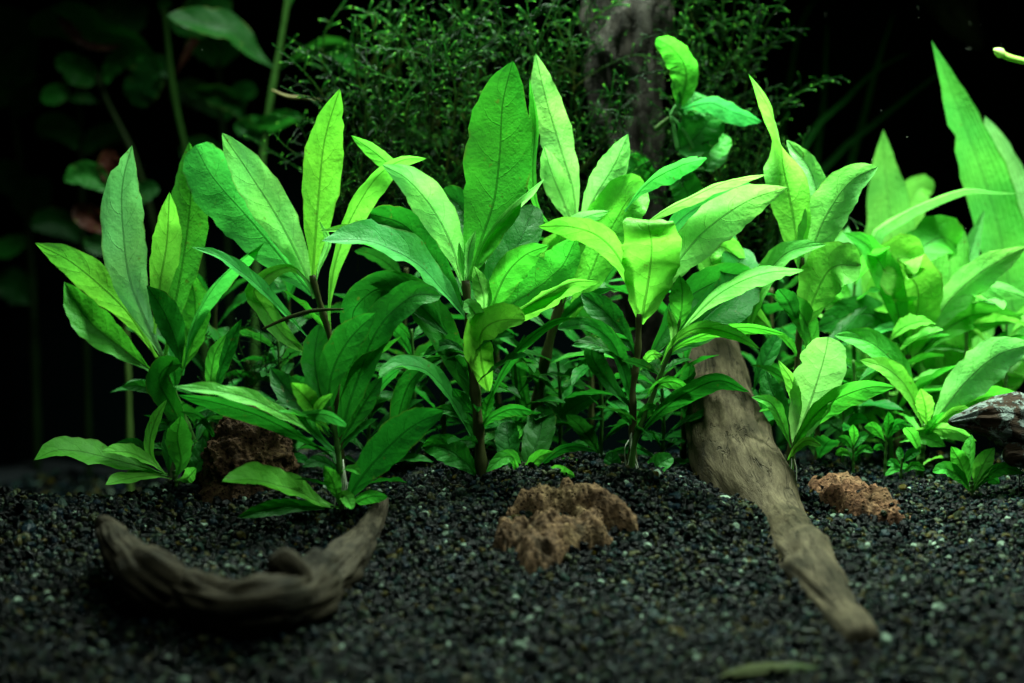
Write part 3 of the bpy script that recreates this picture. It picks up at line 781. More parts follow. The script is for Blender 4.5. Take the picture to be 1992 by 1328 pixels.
plant('plant with a broad curled front leaf and long pale leaves reaching right', -0.01, '1243,610 1240,690 1230,760 1232,830 1228,930', 8.5, [
 ('1262,428,.7 1262,440 1268,480 1262,540 1246,630', 126, D(roll=0, d=-1.6, col='Y', blunt=.36, peak=.68, ripple=.05, fold=8, curl=.05)),
 ('1532,364 1455,390 1375,445 1305,525 1250,610', 96, D(roll=-10, d=-1.0, col='P', blunt=.75)),
 ('1475,366 1400,385 1320,430 1260,520', 84, D(roll=-30, d=5, col='T')),
 ('1494,338 1410,355 1330,390 1262,430 1225,480', 44, D(roll=-58, d=.5, col='P')),
 ('1376,308 1315,325 1255,360 1215,410', 62, D(roll=-50, d=4.0, col='T')),
 ('1046,440 1110,440 1170,462 1215,520 1240,600', 66, D(roll=32, d=-2.2, col='Y', fold=6)),
 ('1084,640 1140,632 1190,665 1215,730 1232,800', 42, D(roll=-34, d=-1.6, col='N', blunt=.5)),
 ('1112,672 1160,668 1205,690 1230,730', 40, D(roll=-26, d=-.2, col='N')),
 ('1230,680 1200,660 1150,680 1180,740 1225,790', 50, D(roll=-30, d=.5, col='O', blunt=.5)),
 ('1290,690 1265,690 1245,720', 26, D(roll=-30, d=-1, col='Y')),
 ('1198,796 1216,808 1233,832', 20, D(roll=-10, d=-1.2, col='N')),
 ('1280,788 1258,800 1236,838', 28, D(roll=10, d=-1.2, col='N')),
 ('1470,530 1400,545 1340,580 1290,650 1250,720', 104, D(roll=-30, d=5.0, col='O')),
 ('1440,480 1430,560 1370,620 1290,690', 120, D(roll=-20, d=6.0, col='O', blunt=.5)),
 ('1130,570 1180,610 1220,660 1240,700', 60, D(roll=0, d=2.2, col='O')),
], auto=(3, 90, 160, 'OOD', .2, .75), scol=BROWN_STEM, roots=3)
plant('dark stemmed plant with narrow arching leaves over the driftwood branch', -0.015, '1325,620 1300,690 1262,790 1235,860 1225,935', 6, [
 ('1564,525 1480,532 1400,570 1350,615 1320,650', 60, D(roll=-46, d=-1.6, col='P')),
 ('1478,678 1425,650 1360,638 1310,665 1285,710', 34, D(roll=-30, d=-2.2, col='Y', fold=-14)),
 ('1530,650 1455,636 1390,645 1320,672 1290,710', 34, D(roll=-40, d=-.8, col='M')),
 ('1458,762 1400,740 1345,760 1290,795 1235,855', 48, D(roll=-28, d=-2.0, col='N', fold=10)),
 ('1350,768 1310,742 1275,750 1255,775', 30, D(roll=-25, d=-.6, col='M')),
 ('1322,535 1328,580 1318,650', 56, D(roll=20, d=-.4, col='M')),
 ('1300,600 1310,640 1305,680', 20, D(roll=10, d=-1, col='P')),
], auto=(2, 80, 130, 'OD', .2, .8))
plant('small rosette peeping over the flat tan rock', -0.005, '1010,935 1012,950', 4, [
 ('1076,878 1050,888 1030,910 1010,940', 30, D(roll=8, d=-1, col='M')),
 ('1160,878 1120,868 1080,880 1020,935', 24, D(roll=-34, d=-1.2, col='O')),
 ('1118,925,-.8 1085,918 1050,930 1012,945', 38, D(roll=-24, d=-1.6, col='Y', blunt=.42)),
 ('945,918 980,890 1000,892 1012,935', 32, D(roll=-10, d=-.8, col='M')),
 ('1000,890 1005,915 1012,938', 14, D(roll=0, d=-.8, col='M')),
 ('1150,905 1100,895 1050,920 1015,942', 22, D(roll=-40, d=.5, col='O')),
 ('985,820 990,870 1000,920', 56, D(roll=10, d=1.5, col='O', blunt=.5)),
 ('1060,790 1045,860 1018,930', 70, D(roll=10, d=2.5, col='D', blunt=.5)),
])
plant('small dim plantlet with oval leaves under the curled front leaf', -0.008, '1225,930 1225,950', 4, [
 ('1190,878 1195,915 1215,945', 40, D(roll=8, d=.4, col='O', blunt=.45)),
 ('1220,910 1226,930 1226,950', 32, D(roll=0, d=-.8, col='M', blunt=.5)),
 ('1308,888 1280,905 1245,945', 44, D(roll=14, d=.6, col='O', blunt=.5)),
 ('1242,912 1240,930 1230,948', 20, D(roll=0, d=-.4, col='O')),
], roots=3)
# --- right of the driftwood branch
plant('plant behind the branch with a twisted leaf tip and a nibbled pale leaf', 0.03, '1560,500 1556,600 1552,700 1540,860', 7.5, [
 ('1456,143 1480,180 1505,230 1518,275 1530,350 1545,430 1556,520', 92, D(rolls=[10, 8, 5, 0, 10, 60, 82, 66, 52, 50], d=.3, col='Z', peak=.45, blunt=.8)),
 ('1530,272 1575,330 1590,400 1575,500', 50, D(roll=-6, d=1.2, col='P', blunt=.6)),
 ('1708,324 1655,352 1612,410 1585,470 1558,560', 94, D(roll=6, d=-.6, col='P', blunt=.6, peak=.55)),
 ('1608,475 1535,490 1490,540 1462,620 1455,670', 56, D(roll=30, d=-1.0, col='Z')),
 ('1676,516,.4 1620,520 1590,565 1562,640', 106, D(roll=12, d=-1.4, col='Z', blunt=.4, peak=.7)),
 ('1500,572 1550,600 1575,650 1580,720', 54, D(roll=-10, d=-.6, col='M')),
 ('1445,520 1410,480 1380,500 1420,560 1500,640', 60, D(roll=10, d=1.5, col='Z', blunt=.4)),
 ('1520,640 1480,720 1465,760', 40, D(roll=10, d=.8, col='O')),
], auto=(4, 100, 170, 'MMO', .2, .75), scol=BROWN_STEM)
plant('plantlet with one round pale veined leaf beside the driftwood branch', -0.005, '1550,840 1540,895', 5, [
 ('1612,655 1602,700 1580,770 1546,865', 104, D(roll=-4, d=-1.4, col='P', blunt=.36, peak=.66, fold=5, ripple=.02)),
 ('1742,752 1680,755 1610,785 1560,840 1538,890', 62, D(roll=-30, d=-1.8, col='M')),
 ('1514,700 1540,740 1552,790 1548,850', 32, D(roll=28, d=-.6, col='Z')),
 ('1462,772 1500,785 1520,820 1538,870', 34, D(roll=-28, d=-.8, col='M')),
 ('1598,866 1570,856 1548,872 1532,895', 22, D(roll=-30, d=-1.5, col='Z', blunt=.5)),
 ('1590,810 1575,830 1550,870', 26, D(roll=0, d=.2, col='M')),
 ('1490,720 1500,760 1520,800 1536,850', 50, D(roll=0, d=1.0, col='O')),
], roots=2)
plant('bushy right plant with a ragged dark-veined leaf at its centre', 0.075, '1768,690 1755,760 1745,880', 8.5, [
 ('1800,505,.5 1745,505 1785,560 1780,630 1768,700', 118, D(roll=6, d=-1.2, col='Z', blunt=.42, peak=.64)),
 ('1640,452 1690,480 1730,550 1752,630 1768,700', 66, D(roll=-14, d=-1.6, col='M')),
 ('2000,478 1920,520 1850,580 1800,650 1770,710', 78, D(roll=-20, d=-1.2, col='P')),
 ('2005,580 1930,560 1870,570 1800,600', 48, D(roll=-34, d=.8, col='P')),
 ('1588,640 1640,618 1700,615 1762,680', 84, D(roll=-8, d=1.0, col='O', fold=4)),
 ('1680,660 1720,640 1780,630 1820,640', 24, D(roll=-40, d=-1, col='T')),
 ('1870,640 1830,620 1800,650 1770,710', 50, D(roll=-10, d=.8, col='O')),
 ('1862,478,.6 1830,462 1785,490 1755,540 1745,600', 100, D(roll=20, d=1.8, col='M', blunt=.42, peak=.68)),
 ('1990,620 1900,610 1830,650 1780,700', 60, D(roll=-20, d=1.5, col='M')),
], auto=(5, 110, 190, 'ZMMN', .2, .85), scol=BROWN_STEM)
plant('low right plant with a long pale leaf over the lichened wood', 0.03, '1800,825 1790,900', 8, [
 ('2010,668 1940,690 1880,740 1840,790 1802,840', 96, D(roll=-10, d=-.8, col='P', blunt=.7)),
 ('1672,700 1730,720 1770,765 1798,835', 48, D(roll=-24, d=-1.2, col='Z')),
 ('1622,652 1690,665 1750,720 1790,800', 62, D(roll=-20, d=.6, col='M')),
 ('1790,755 1800,790 1803,835', 40, D(roll=0, d=-1.6, col='Z')),
 ('1900,858 1850,835 1800,835 1760,840', 40, D(roll=-30, d=-1.6, col='Z')),
 ('1840,868 1790,850 1750,860', 36, D(roll=20, d=-.8, col='M')),
 ('2000,790 1930,770 1860,800 1805,850', 60, D(roll=-24, d=1.5, col='M')),
 ('1900,800 1860,800 1805,845', 30, D(roll=-30, d=-.8, col='Z')),
], auto=(3, 90, 150, 'ZMM', .2, .85))
plant('small spiky plantlet in the gravel under the lichened wood', -0.005, '1890,935 1890,960', 5, [
 ('1850,868 1868,900 1885,950', 40, D(roll=-6, d=-.8, col='M')),
 ('1814,918 1840,912 1868,928 1886,955', 34, D(roll=-16, d=-1.4, col='M', blunt=.55)),
 ('1935,870 1915,900 1893,955', 42, D(roll=10, d=-.4, col='Z')),
 ('1992,920 1950,910 1915,930 1893,958', 32, D(roll=-22, d=-1.2, col='M')),
 ('1890,845 1886,890 1888,940', 36, D(roll=30, d=.8, col='M')),
 ('1945,940 1915,925 1892,955', 30, D(roll=10, d=.8, col='O')),
])
FG0 = 'low plantlets in the shade under the front row'
# --- far right: strap leaved plants
SW = 'strap-leaved plants in the blurred right background'
plant('tall strap leaved plant with long pointed blades at the right edge', 0.13, '1985,760 1985,800', 0, [
 ('1812,78 1860,200 1905,320 1945,450 1965,570 1985,720', 108, D(roll=-14, d=-1, col=(.10, .50, .06), fold=10, peak=.45, blunt=.8)),
 ('1916,226 1945,300 1980,420 1995,560 1995,720', 104, D(roll=0, d=1.0, col='P', peak=.5, blunt=.6)),
 ('1915,408 1895,470 1868,560 1845,650 1860,760', 62, D(roll=20, d=-2, col='P', peak=.5)),
 ('2060,500 2020,600 1990,720', 110, D(roll=0, d=1.5, col='Z', peak=.5)),
 ('1925,560 1905,650 1900,740', 60, D(roll=0, d=2, col='Z', peak=.5)),
], blade=True, group=SW)
plant('blurred strap leaved plant with a broad pointed blade behind the nibbled leaf', 0.15, '1735,700 1740,760', 0, [
 ('1718,252 1722,330 1732,430 1735,560 1738,700', 108, D(roll=4, d=0, col='Z', peak=.5, blunt=.75)),
 ('1815,375 1790,365 1760,420 1745,520 1738,650', 92, D(roll=10, d=1, col='Z', blunt=.5)),
 ('1620,420 1640,500 1690,600 1735,700', 80, D(roll=-8, d=.5, col='Z', peak=.5)),
 ('1800,470 1780,560 1750,660 1738,720', 86, D(roll=-8, d=-1, col='P', peak=.5)),
 ('1660,470 1690,540 1720,640 1736,720', 90, D(roll=8, d=-1.5, col='Z', peak=.5)),
], blade=True, group=SW)
plant('strap leaved plant with upright blades between the two bushy right plants', 0.10, '1835,780 1835,820', 0, [
 ('1838,420 1850,470 1845,560 1838,700 1835,800', 98, D(roll=6, d=.5, col='Z', blunt=.5, peak=.6)),
 ('1760,560 1785,640 1815,720 1833,800', 80, D(roll=-8, d=0, col='Z', peak=.5)),
 ('1905,520 1880,600 1855,700 1838,800', 66, D(roll=8, d=0, col='P', peak=.5)),
 ('1835,600 1838,680 1836,790', 100, D(roll=0, d=-1.5, col='Z', blunt=.5)),
 ('1960,640 1920,700 1870,760 1840,810', 60, D(roll=-10, d=-1.5, col='M', peak=.5)),
 ('1994,376 1940,374 1880,370 1810,392 1745,425 1695,475 1740,600 1815,790', 50, D(roll=-58, d=-2.5, col='P', peak=.5, blunt=.8)),
], blade=True, group=SW)
plant('blurred pale green clump filling the gap beyond the bushy right plant', 0.12, '1690,700 1690,760', 6, [
 ('1600,560 1630,600 1660,650 1688,720', 60, D(roll=8, d=0, col='Z')),
 ('1740,480 1715,560 1695,650 1690,720', 70, D(roll=-10, d=-.5, col='Z')),
 ('1690,455 1700,520 1695,620 1690,710', 70, D(roll=10, d=.5, col='Z')),
 ('1650,440 1640,520 1660,620 1686,710', 74, D(roll=10, d=.8, col='P')),
 ('1780,560 1740,600 1700,680', 56, D(roll=-20, d=-1, col='P')),
 ('1610,700 1640,690 1670,710 1690,750', 40, D(roll=-20, d=-1, col='M')),
], auto=(3, 100, 160, 'ZZM', .2, .9))
for lb, Y, st, lv in (
 ('tiny seedling with a forked top in the gravel before the spiky plantlet', 0.02, '1755,890 1752,930', ['1790,880 1775,882 1757,900|24', '1725,905 1738,900 1753,912|20', '1800,915 1778,905 1754,922|18', '1748,868 1752,885 1754,905|18']),
 ('tiny seedling nearest the red rock among the right plants', 0.025, '1660,860 1660,900', ['1690,845 1675,850 1660,875|22', '1630,850 1645,855 1659,875|22', '1660,825 1662,845 1660,870|22', '1700,880 1680,872 1661,888|18', '1625,885 1640,878 1659,890|18']),
 ('tiny drooping seedling beneath the big pale right leaf', 0.03, '1725,845 1722,900', ['1770,830 1745,825 1725,855|26', '1680,830 1700,832 1722,858|26', '1728,800 1728,825 1724,855|24', '1700,875 1712,868 1722,880|16']),
 ('tiny seedling standing under the bushy right plant', 0.05, '1640,800 1640,850', ['1680,780 1660,785 1641,815|34', '1600,790 1620,790 1640,820|32', '1640,750 1642,780 1641,810|34', '1690,820 1665,815 1642,835|26']),
 ('tiny leaning seedling beside the round pale veined leaf', 0.05, '1475,850 1480,890', ['1450,800 1462,815 1476,850|40', '1505,790 1490,815 1478,850|44', '1440,850 1455,850 1477,870|28', '1480,770 1482,810 1478,850|40', '1500,730 1495,770 1480,820|44'])):
    plant(lb, Y, st, 3, [(x.split('|')[0], float(x.split('|')[1]), D(roll=rng.uniform(-20, 20), d=rng.uniform(-1, .6), col=rng.choice('NNM'))) for x in lv],
          group='tiny seedlings between the right hand plants')

plant('slender leaved right plant squeezed between the bushy plant and the strap blades', 0.10, '1800,700 1795,780 1790,860', 5, [
 ('1995,610 1920,622 1860,660 1803,730', 44, D(roll=-30, d=-1, col='Z')),
 ('1960,560 1905,595 1850,655 1802,725', 46, D(roll=-14, d=.5, col='P')),
 ('1635,600 1700,635 1760,690 1798,740', 38, D(roll=-20, d=-1, col='M')),
 ('1650,650 1710,640 1770,650 1800,720', 30, D(roll=-50, d=-1.5, col='T')),
 ('1995,735 1920,742 1860,780 1805,820', 56, D(roll=-22, d=.4, col='Z')),
 ('1690,780 1730,795 1770,815 1795,840', 38, D(roll=-20, d=-1, col='M')),
 ('1880,765 1845,780 1815,800 1800,830', 28, D(roll=-30, d=-1.2, col='Z')),
 ('1930,690 1870,720 1830,760 1800,800', 40, D(roll=10, d=.5, col='M')),
 ('1700,560 1740,600 1775,650 1800,715', 40, D(roll=8, d=.3, col='Z')),
], auto=(4, 90, 150, 'ZMMN', .1, .9))
for k_, (px_, Y_, top_, lb_) in enumerate(((712, .03, 700, 'low shaded plantlet between the short front plant and the tallest plant'), (800, .045, 640, 'low shaded plantlet in the dark gap beside the bluish tipped leaf'),
    (1000, .03, 690, 'low shaded plantlet between the two centre stems'), (1085, .035, 700, 'low shaded plantlet right of the leaning stem'), (1165, .025, 700, 'low shaded plantlet left of the curled leaf plant'),
    (1285, .03, 720, 'low shaded plantlet tucked behind the left edge of the driftwood branch'), (540, .05, 660, 'low shaded plantlet above the tall dark rock'), (1660, .05, 700, 'low shaded plantlet behind the round leaf plantlet'))):
    plant(lb_, Y_, '%d,%d %d,%d %d,900' % (px_, top_, px_ + 6, top_ + 100, px_ + 3), 4, [], auto=(7, 70, 150, 'OOND', .05, .99), group=FG0)
for px_, Y_, top_, lb_ in ((1665, .09, 520, 'slender leaved bright plant left of the bushy right plant'), (1885, .085, 560, 'slender leaved bright plant behind the long pale right leaf'),
    (1960, .10, 600, 'slender leaved bright plant at the foot of the tall pointed blade'), (1730, .07, 640, 'slender leaved bright plant below the ragged dark-veined leaf')):
    plant(lb_, Y_, '%d,%d %d,%d %d,880' % (px_, top_, px_ - 5, top_ + 110, px_ + 3), 5, [], auto=(6, 120, 210, 'ZZPM', .2, .99), group='slender leaved plants on the right')
# --- filler stems deep in the shade behind the front row
FG = 'shaded stem plants behind the front row'
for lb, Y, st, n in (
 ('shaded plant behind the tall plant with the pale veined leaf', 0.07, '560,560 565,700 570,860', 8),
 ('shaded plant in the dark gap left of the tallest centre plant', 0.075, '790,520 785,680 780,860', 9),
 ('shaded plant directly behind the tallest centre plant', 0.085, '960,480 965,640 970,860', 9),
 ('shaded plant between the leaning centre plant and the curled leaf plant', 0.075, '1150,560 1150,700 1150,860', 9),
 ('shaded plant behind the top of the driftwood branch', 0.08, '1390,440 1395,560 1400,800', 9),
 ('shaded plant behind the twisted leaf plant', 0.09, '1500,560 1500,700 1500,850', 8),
 ('low shaded plant over the top end of the driftwood branch', 0.045, '1345,560 1335,680 1330,850', 6),  # filler put in to shade the top of the branch
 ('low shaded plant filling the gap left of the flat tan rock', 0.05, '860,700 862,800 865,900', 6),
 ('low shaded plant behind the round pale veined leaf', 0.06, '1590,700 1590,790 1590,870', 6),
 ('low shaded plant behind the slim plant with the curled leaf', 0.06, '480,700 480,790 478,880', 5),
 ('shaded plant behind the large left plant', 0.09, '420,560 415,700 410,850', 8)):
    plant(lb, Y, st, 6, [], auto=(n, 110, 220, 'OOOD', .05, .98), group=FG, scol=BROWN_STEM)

# --- heart leaved plant growing on the trunk
def epi(label, Y, root, leaves, group='heart-leaved plants growing on the driftwood trunk'):
    b = at(root[0], root[1], Y)
    t = thing('rhizome_plant', label, 'plant', b, group)
    tube('rhizome', [b + Vector((-.006, .012, -.006)), b + Vector((0, .003, -.001)), b + Vector((.003, .0, .001))], 0.0013, M_STEM, t, color=(0.05, 0.09, 0.03))
    for lf in leaves:
        P = px_pts(lf[0], Y, lf[2].get('d', -1)); kw = dict(lf[2]); kw.pop('d', None)
        leaf3d(t, P, lf[1] * psz(Y), **kw)
        tube('petiole', [b, (b + P[0]) / 2 + Vector((0, 0, .002)), P[0]], 0.0009, M_STEM, t, color=(0.06, 0.2, 0.05), n=10, seg=6)
epi('small glossy heart leaved plant clinging to the upper trunk', 0.085, (1305, 225), [
 ('1276,75 1310,95 1335,140 1325,205', 62, D(roll=24, d=-.5, col='M', blunt=.5, peak=.5)),
 ('1482,236 1430,218 1380,200 1325,212', 58, D(roll=-46, d=-1.5, col=(.03, .27, .07), blunt=.7, peak=.55)),
 ('1390,210 1375,240 1345,275 1318,292', 86, D(roll=10, d=.2, col='O', blunt=.45, peak=.5)),
 ('1352,178 1345,200 1325,225', 70, D(roll=-8, d=.6, col='O', blunt=.45, peak=.5)),
 ('1412,262 1395,285 1355,300', 50, D(roll=12, d=.8, col='N', blunt=.5, peak=.5)),
])
epi('small dark heart leaved plant low on the trunk behind the teal leaf', 0.09, (1290, 345), [
 ('1225,300 1245,330 1262,372', 54, D(roll=6, d=0, col='O', blunt=.42, peak=.5)),
 ('1312,335 1335,370 1340,412', 62, D(roll=-8, d=0, col='N', blunt=.42, peak=.5)),
 ('1398,275 1395,300 1370,330', 44, D(roll=10, d=.5, col='O', blunt=.45, peak=.5)),
])

# --- dim red and green plants at the top left, low light partly put into their colours
BG = 'dim stem plants in the dark upper left'
def node_leaf(t, Y, spec, w_, **kw): leaf(t, Y, spec, w_, **kw)
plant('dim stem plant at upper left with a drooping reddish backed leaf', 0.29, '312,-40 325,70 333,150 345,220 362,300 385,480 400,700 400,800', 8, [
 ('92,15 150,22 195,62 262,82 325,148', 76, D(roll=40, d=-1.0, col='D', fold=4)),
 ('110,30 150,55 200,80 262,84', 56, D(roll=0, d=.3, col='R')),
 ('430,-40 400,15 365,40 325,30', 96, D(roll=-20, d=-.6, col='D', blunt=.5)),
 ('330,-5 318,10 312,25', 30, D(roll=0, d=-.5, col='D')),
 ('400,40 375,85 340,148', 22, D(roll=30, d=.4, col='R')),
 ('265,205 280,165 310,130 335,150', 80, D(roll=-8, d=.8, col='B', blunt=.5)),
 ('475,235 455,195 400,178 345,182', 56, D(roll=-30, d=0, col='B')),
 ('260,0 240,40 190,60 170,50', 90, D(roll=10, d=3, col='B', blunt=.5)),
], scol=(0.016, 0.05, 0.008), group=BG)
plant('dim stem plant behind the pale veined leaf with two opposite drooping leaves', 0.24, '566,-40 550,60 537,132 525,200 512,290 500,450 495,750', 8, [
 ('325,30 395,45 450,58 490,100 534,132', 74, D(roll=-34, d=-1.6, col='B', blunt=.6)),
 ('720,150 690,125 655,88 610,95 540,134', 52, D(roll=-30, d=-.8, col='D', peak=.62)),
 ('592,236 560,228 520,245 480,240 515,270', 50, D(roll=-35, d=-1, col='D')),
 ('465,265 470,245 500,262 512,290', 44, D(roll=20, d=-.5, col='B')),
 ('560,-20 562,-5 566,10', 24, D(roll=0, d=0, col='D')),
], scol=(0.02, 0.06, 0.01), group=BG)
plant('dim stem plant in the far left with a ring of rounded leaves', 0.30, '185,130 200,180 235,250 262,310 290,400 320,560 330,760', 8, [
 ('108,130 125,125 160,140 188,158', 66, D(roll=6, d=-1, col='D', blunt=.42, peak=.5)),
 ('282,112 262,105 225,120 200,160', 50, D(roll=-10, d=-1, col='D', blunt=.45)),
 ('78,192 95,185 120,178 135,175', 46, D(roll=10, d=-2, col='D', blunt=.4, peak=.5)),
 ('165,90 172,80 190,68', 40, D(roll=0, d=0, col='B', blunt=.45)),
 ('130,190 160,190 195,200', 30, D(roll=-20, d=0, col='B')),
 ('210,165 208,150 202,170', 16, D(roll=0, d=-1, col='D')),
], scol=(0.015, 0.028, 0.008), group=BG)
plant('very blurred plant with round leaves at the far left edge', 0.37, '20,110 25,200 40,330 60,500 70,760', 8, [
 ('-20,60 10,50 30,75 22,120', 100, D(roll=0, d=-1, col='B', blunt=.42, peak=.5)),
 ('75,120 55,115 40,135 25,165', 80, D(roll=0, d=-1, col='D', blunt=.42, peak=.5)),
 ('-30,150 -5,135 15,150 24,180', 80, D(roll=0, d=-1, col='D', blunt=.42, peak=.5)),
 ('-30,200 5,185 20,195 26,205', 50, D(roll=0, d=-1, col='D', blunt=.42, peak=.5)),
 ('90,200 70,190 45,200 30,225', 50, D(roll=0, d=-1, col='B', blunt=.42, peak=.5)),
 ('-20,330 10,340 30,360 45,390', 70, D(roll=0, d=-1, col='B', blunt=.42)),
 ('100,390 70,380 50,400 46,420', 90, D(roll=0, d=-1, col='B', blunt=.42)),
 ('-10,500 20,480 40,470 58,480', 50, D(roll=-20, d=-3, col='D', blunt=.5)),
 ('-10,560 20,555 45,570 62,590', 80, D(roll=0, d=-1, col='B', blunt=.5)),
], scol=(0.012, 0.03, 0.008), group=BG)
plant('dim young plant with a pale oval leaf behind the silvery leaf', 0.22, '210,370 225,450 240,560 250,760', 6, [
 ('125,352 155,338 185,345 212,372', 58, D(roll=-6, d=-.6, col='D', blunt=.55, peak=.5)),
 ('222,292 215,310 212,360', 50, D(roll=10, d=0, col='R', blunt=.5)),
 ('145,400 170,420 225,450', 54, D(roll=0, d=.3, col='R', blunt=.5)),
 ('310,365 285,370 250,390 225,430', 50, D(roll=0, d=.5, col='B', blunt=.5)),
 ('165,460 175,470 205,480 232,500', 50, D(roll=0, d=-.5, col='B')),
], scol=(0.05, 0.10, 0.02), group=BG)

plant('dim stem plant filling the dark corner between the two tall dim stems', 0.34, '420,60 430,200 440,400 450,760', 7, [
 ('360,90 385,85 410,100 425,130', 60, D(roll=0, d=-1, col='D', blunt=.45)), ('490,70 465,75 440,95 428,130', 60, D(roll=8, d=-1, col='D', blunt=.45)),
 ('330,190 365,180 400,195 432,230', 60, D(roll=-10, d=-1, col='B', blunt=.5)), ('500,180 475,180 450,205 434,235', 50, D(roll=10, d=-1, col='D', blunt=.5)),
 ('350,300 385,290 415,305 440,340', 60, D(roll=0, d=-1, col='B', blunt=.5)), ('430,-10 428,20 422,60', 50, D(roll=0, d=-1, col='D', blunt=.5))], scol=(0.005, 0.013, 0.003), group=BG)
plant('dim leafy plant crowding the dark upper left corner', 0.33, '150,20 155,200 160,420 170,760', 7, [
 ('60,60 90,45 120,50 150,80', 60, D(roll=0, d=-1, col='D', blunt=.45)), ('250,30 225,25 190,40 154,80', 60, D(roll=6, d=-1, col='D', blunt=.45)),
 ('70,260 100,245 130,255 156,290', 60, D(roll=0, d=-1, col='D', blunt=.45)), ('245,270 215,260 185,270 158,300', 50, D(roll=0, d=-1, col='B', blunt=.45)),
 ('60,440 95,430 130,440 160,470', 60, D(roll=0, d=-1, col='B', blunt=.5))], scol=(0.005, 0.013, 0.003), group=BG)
# --- thin grass far back right
GB = 'thin grass blades in the dark right background'
for k, (sp, lb) in enumerate((
 ('1775,98 1700,140 1640,200 1580,260 1530,420 1520,780', 'blurred grass blade bending right behind the twisted leaf'),
 ('1860,120 1790,170 1700,240 1620,310 1570,420 1550,780', 'longest blurred grass blade slanting towards the tall pointed blade'),
 ('1740,20 1705,130 1680,230 1655,320 1640,450 1630,780', 'upright blurred grass blade above the nibbled leaf'),
 ('1610,40 1605,130 1600,220 1585,330 1570,500 1560,780', 'faint upright grass blade over the pale leaf behind the twisted tip'),
 ('1600,-20 1560,40 1540,130 1520,260 1500,400 1490,780', 'faint grass blade beside the mossy side of the trunk'))):
    Y = 0.27 + .012 * k
    P = px_pts(sp, Y, -1)
    f = P[0]; f.z = ground(f.x, f.y) - .003
    o = leaf3d(None, P, 15 * psz(Y), rng.uniform(-30, 30), 'D', blade=True, peak=.4, blunt=.5, ripple=0, petiole=.6, name='grass_blade')
    tag(o, lb, 'grass blade', GB)

# --- stalk tip and debris
sY = 0.06
st = thing('floating_stalk', 'pale green cut stalk with a knobbed tip poking in at the top right', 'stalk', at(1940, 100, sY))
tube('stalk', [at(2080, 150, sY), at(2010, 124, sY), at(1965, 112, sY), at(1948, 104, sY)], [5.5 * psz(sY), 6.5 * psz(sY), 6 * psz(sY), 7 * psz(sY)], M_STEM, st, color=(0.20, 0.42, 0.06), n=24, seg=12)
tube('bud', [at(1952, 106, sY), at(1946, 103, sY - .001), at(1938, 98, sY - .002), at(1933, 95, sY - .002)], [6 * psz(sY), 10 * psz(sY), 8 * psz(sY), 2 * psz(sY)], M_STEM, st, color=(0.35, 0.58, 0.14), n=16, seg=12)
g0 = ghit(1490, 1322)
def lay(spec, dz=0.004):
    out = []
    for s_ in spec.split():
        a = [float(t) for t in s_.split(',')]; p = at(a[0], a[1], g0.y); out.append(p + Vector((0, 0, 0)))
    return out
o = leaf3d(None, lay('1380,1330 1440,1306 1520,1298 1602,1300'), 0.0085, -38, (0.075, 0.10, 0.07), fold=22, ripple=.02, peak=.5, name='fallen_leaf', blunt=.6, petiole=.3)
tag(o, 'blurred grey green fallen leaf lying on the gravel at the very front', 'fallen leaf')
sp_ = lay('1340,1345 1430,1325 1520,1318 1590,1322')
tag(tube('twig', sp_, [.0012, .0018, .0016, .0008], W_LEFT, seg=8), 'thin pale twig lying beside the fallen leaf at the very front', 'twig')

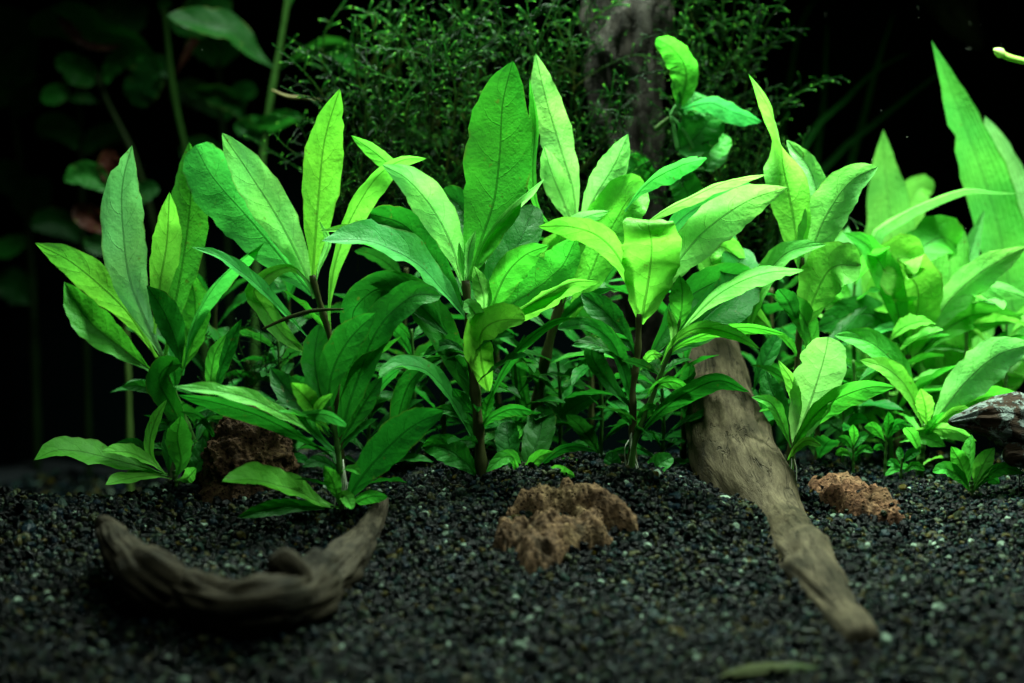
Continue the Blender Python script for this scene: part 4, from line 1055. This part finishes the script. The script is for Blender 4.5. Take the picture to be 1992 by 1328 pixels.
# --- moss
def frond_mesh(name, L, nb, bl, spread, bend, seed):
    r = random.Random(seed); V, F, Tp = [], [], []
    def leaflets(c, tipv0, tipv1, ll):
        n = len(c)
        T = unit(np.gradient(c, axis=0)); ref = np.array([0.2, 1, 0.1]); A = unit(np.cross(T, ref)); B = np.cross(T, A)
        for i in range(n):
            f = i / max(1, n - 1); tp = tipv0 + (tipv1 - tipv0) * f
            for s in (0, 1, 2):
                th = s * 2.09 + i * 1.3 + r.uniform(-.4, .4)
                o = A[i] * math.cos(th) + B[i] * math.sin(th)
                l = ll * r.uniform(.75, 1.2) * (1 if f < .9 else .8)
                d = unit(T[i] * 1.0 + o * 0.24)
                sd = unit(np.cross(d, o)) * l * 0.12
                k = len(V)
                V.extend([c[i], c[i] + d * l * .45 + sd, c[i] + d * l + o * l * .05, c[i] + d * l * .45 - sd])
                Tp.extend([tp * .6, tp * .9, tp, tp * .9]); F.append([k, k + 1, k + 2, k + 3])
    ax = np.array([[0, 0, 0], [bend * .25 * L, r.uniform(-.1, .1) * L, .4 * L], [bend * .7 * L, r.uniform(-.15, .15) * L, .75 * L], [bend * 1.3 * L, r.uniform(-.2, .2) * L, L]])
    c, _ = catmull(ax, int(L / 0.0006)); leaflets(c, 0.1, 0.72, 0.0016)
    cc, _ = catmull(ax, 40); T = unit(np.gradient(cc, axis=0))
    for b in range(nb):
        i = int(15 + 24 * (b + r.uniform(0, .8)) / nb); i = min(i, 39)
        sgn = 1 if b % 2 else -1
        az = r.uniform(-.5, .5) + (0 if sgn > 0 else math.pi)
        d = unit(T[i] * r.uniform(.35, .9) + np.array([math.cos(az), math.sin(az), 0]) * spread)
        l = bl * r.uniform(.5, 1.1) * (1 - .4 * b / nb)
        bc, _ = catmull(np.array([cc[i], cc[i] + d * l * .5, cc[i] + d * l + np.array([0, 0, -.12 * l])]), max(4, int(l / 0.00055)))
        leaflets(bc, 0.2, 1.0, 0.0018)
    # thin stalk
    for i in range(0, 36, 4):
        k = len(V); q, e = cc[i], cc[i + 4]; w_ = 0.00022
        V.extend([q + [w_, 0, 0], q - [w_, 0, 0], e - [w_, 0, 0], e + [w_, 0, 0]]); Tp.extend([.1] * 4); F.append([k, k + 1, k + 2, k + 3])
    me = bpy.data.meshes.new(name); me.from_pydata([tuple(v) for v in V], [], F)
    a = me.attributes.new('tip', 'FLOAT', 'POINT'); a.data.foreach_set('value', np.array(Tp, np.float32))
    me.materials.append(M_MOSS); return me
FR = [frond_mesh('frond', rng.uniform(.032, .052), rng.randint(4, 8), rng.uniform(.005, .009), rng.uniform(.7, 1.1), rng.uniform(-.5, .5), k) for k in range(9)]
FRF = [frond_mesh('frond', rng.uniform(.042, .064), rng.randint(5, 9), rng.uniform(.006, .011), rng.uniform(.8, 1.2), rng.uniform(-.4, .4), 50 + k) for k in range(7)]
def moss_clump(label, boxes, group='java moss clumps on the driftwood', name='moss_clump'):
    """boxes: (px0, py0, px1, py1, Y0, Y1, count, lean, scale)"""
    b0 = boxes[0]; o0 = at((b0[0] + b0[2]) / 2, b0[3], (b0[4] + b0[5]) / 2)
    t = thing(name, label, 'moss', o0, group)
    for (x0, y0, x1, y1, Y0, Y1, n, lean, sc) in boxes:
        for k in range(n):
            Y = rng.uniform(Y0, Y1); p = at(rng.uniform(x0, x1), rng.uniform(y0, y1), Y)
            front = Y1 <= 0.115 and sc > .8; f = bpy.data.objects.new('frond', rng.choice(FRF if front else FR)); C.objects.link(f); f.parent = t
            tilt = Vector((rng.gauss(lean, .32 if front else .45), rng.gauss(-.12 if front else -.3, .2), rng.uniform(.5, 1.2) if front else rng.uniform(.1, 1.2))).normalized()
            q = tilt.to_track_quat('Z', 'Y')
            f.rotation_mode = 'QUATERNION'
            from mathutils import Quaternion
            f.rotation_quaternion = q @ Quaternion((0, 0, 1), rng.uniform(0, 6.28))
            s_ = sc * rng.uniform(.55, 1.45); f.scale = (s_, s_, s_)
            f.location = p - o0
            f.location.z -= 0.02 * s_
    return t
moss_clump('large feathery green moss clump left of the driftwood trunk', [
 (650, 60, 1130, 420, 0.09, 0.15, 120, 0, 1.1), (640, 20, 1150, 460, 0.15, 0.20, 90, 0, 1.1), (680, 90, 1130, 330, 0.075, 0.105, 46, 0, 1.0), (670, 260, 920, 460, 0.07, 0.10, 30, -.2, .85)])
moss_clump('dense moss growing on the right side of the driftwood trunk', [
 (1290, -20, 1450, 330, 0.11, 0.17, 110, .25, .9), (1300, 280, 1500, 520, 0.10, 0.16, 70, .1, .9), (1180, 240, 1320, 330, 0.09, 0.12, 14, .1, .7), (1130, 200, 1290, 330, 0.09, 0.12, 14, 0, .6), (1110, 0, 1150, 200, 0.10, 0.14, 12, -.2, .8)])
moss_clump('small dark moss tuft hanging between the left plants', [(455, 650, 525, 760, 0.03, 0.05, 26, 0, .6)])
P = [at(510, 640, 0.0), at(560, 618, 0.0), at(610, 604, 0.0), at(668, 601, 0.0)]
tag(tube('moss_strand', P, [.0005, .0009, .0009, .0004], M_STEM, color=(0.05, 0.06, 0.02), seg=6), 'thin brown moss strand caught across the tall plant stem', 'moss strand')
P = [at(528, 175, 0.13), at(560, 188, 0.13), at(590, 190, 0.13), at(625, 196, 0.13)]
tag(tube('moss_strand', P, [.0005, .0009, .0009, .0004], M_STEM, color=(0.10, 0.09, 0.03), seg=6), 'thin brown moss strand floating left of the big moss clump', 'moss strand')

# --- specks drifting in the water
bm = bmesh.new()
for k in range(36):
    p = at(rng.uniform(1480, 1990) if k % 3 else rng.uniform(20, 1480), rng.uniform(10, 560), rng.uniform(-.02, .2))
    bmesh.ops.create_icosphere(bm, subdivisions=1, radius=rng.uniform(.00007, .00017), matrix=Matrix.Translation(p))
me = bpy.data.meshes.new('specks'); bm.to_mesh(me); bm.free(); me.materials.append(M_ROOT)
o = bpy.data.objects.new('specks', me); C.objects.link(o); tag(o, 'tiny pale specks drifting in the dark water', kind='stuff')
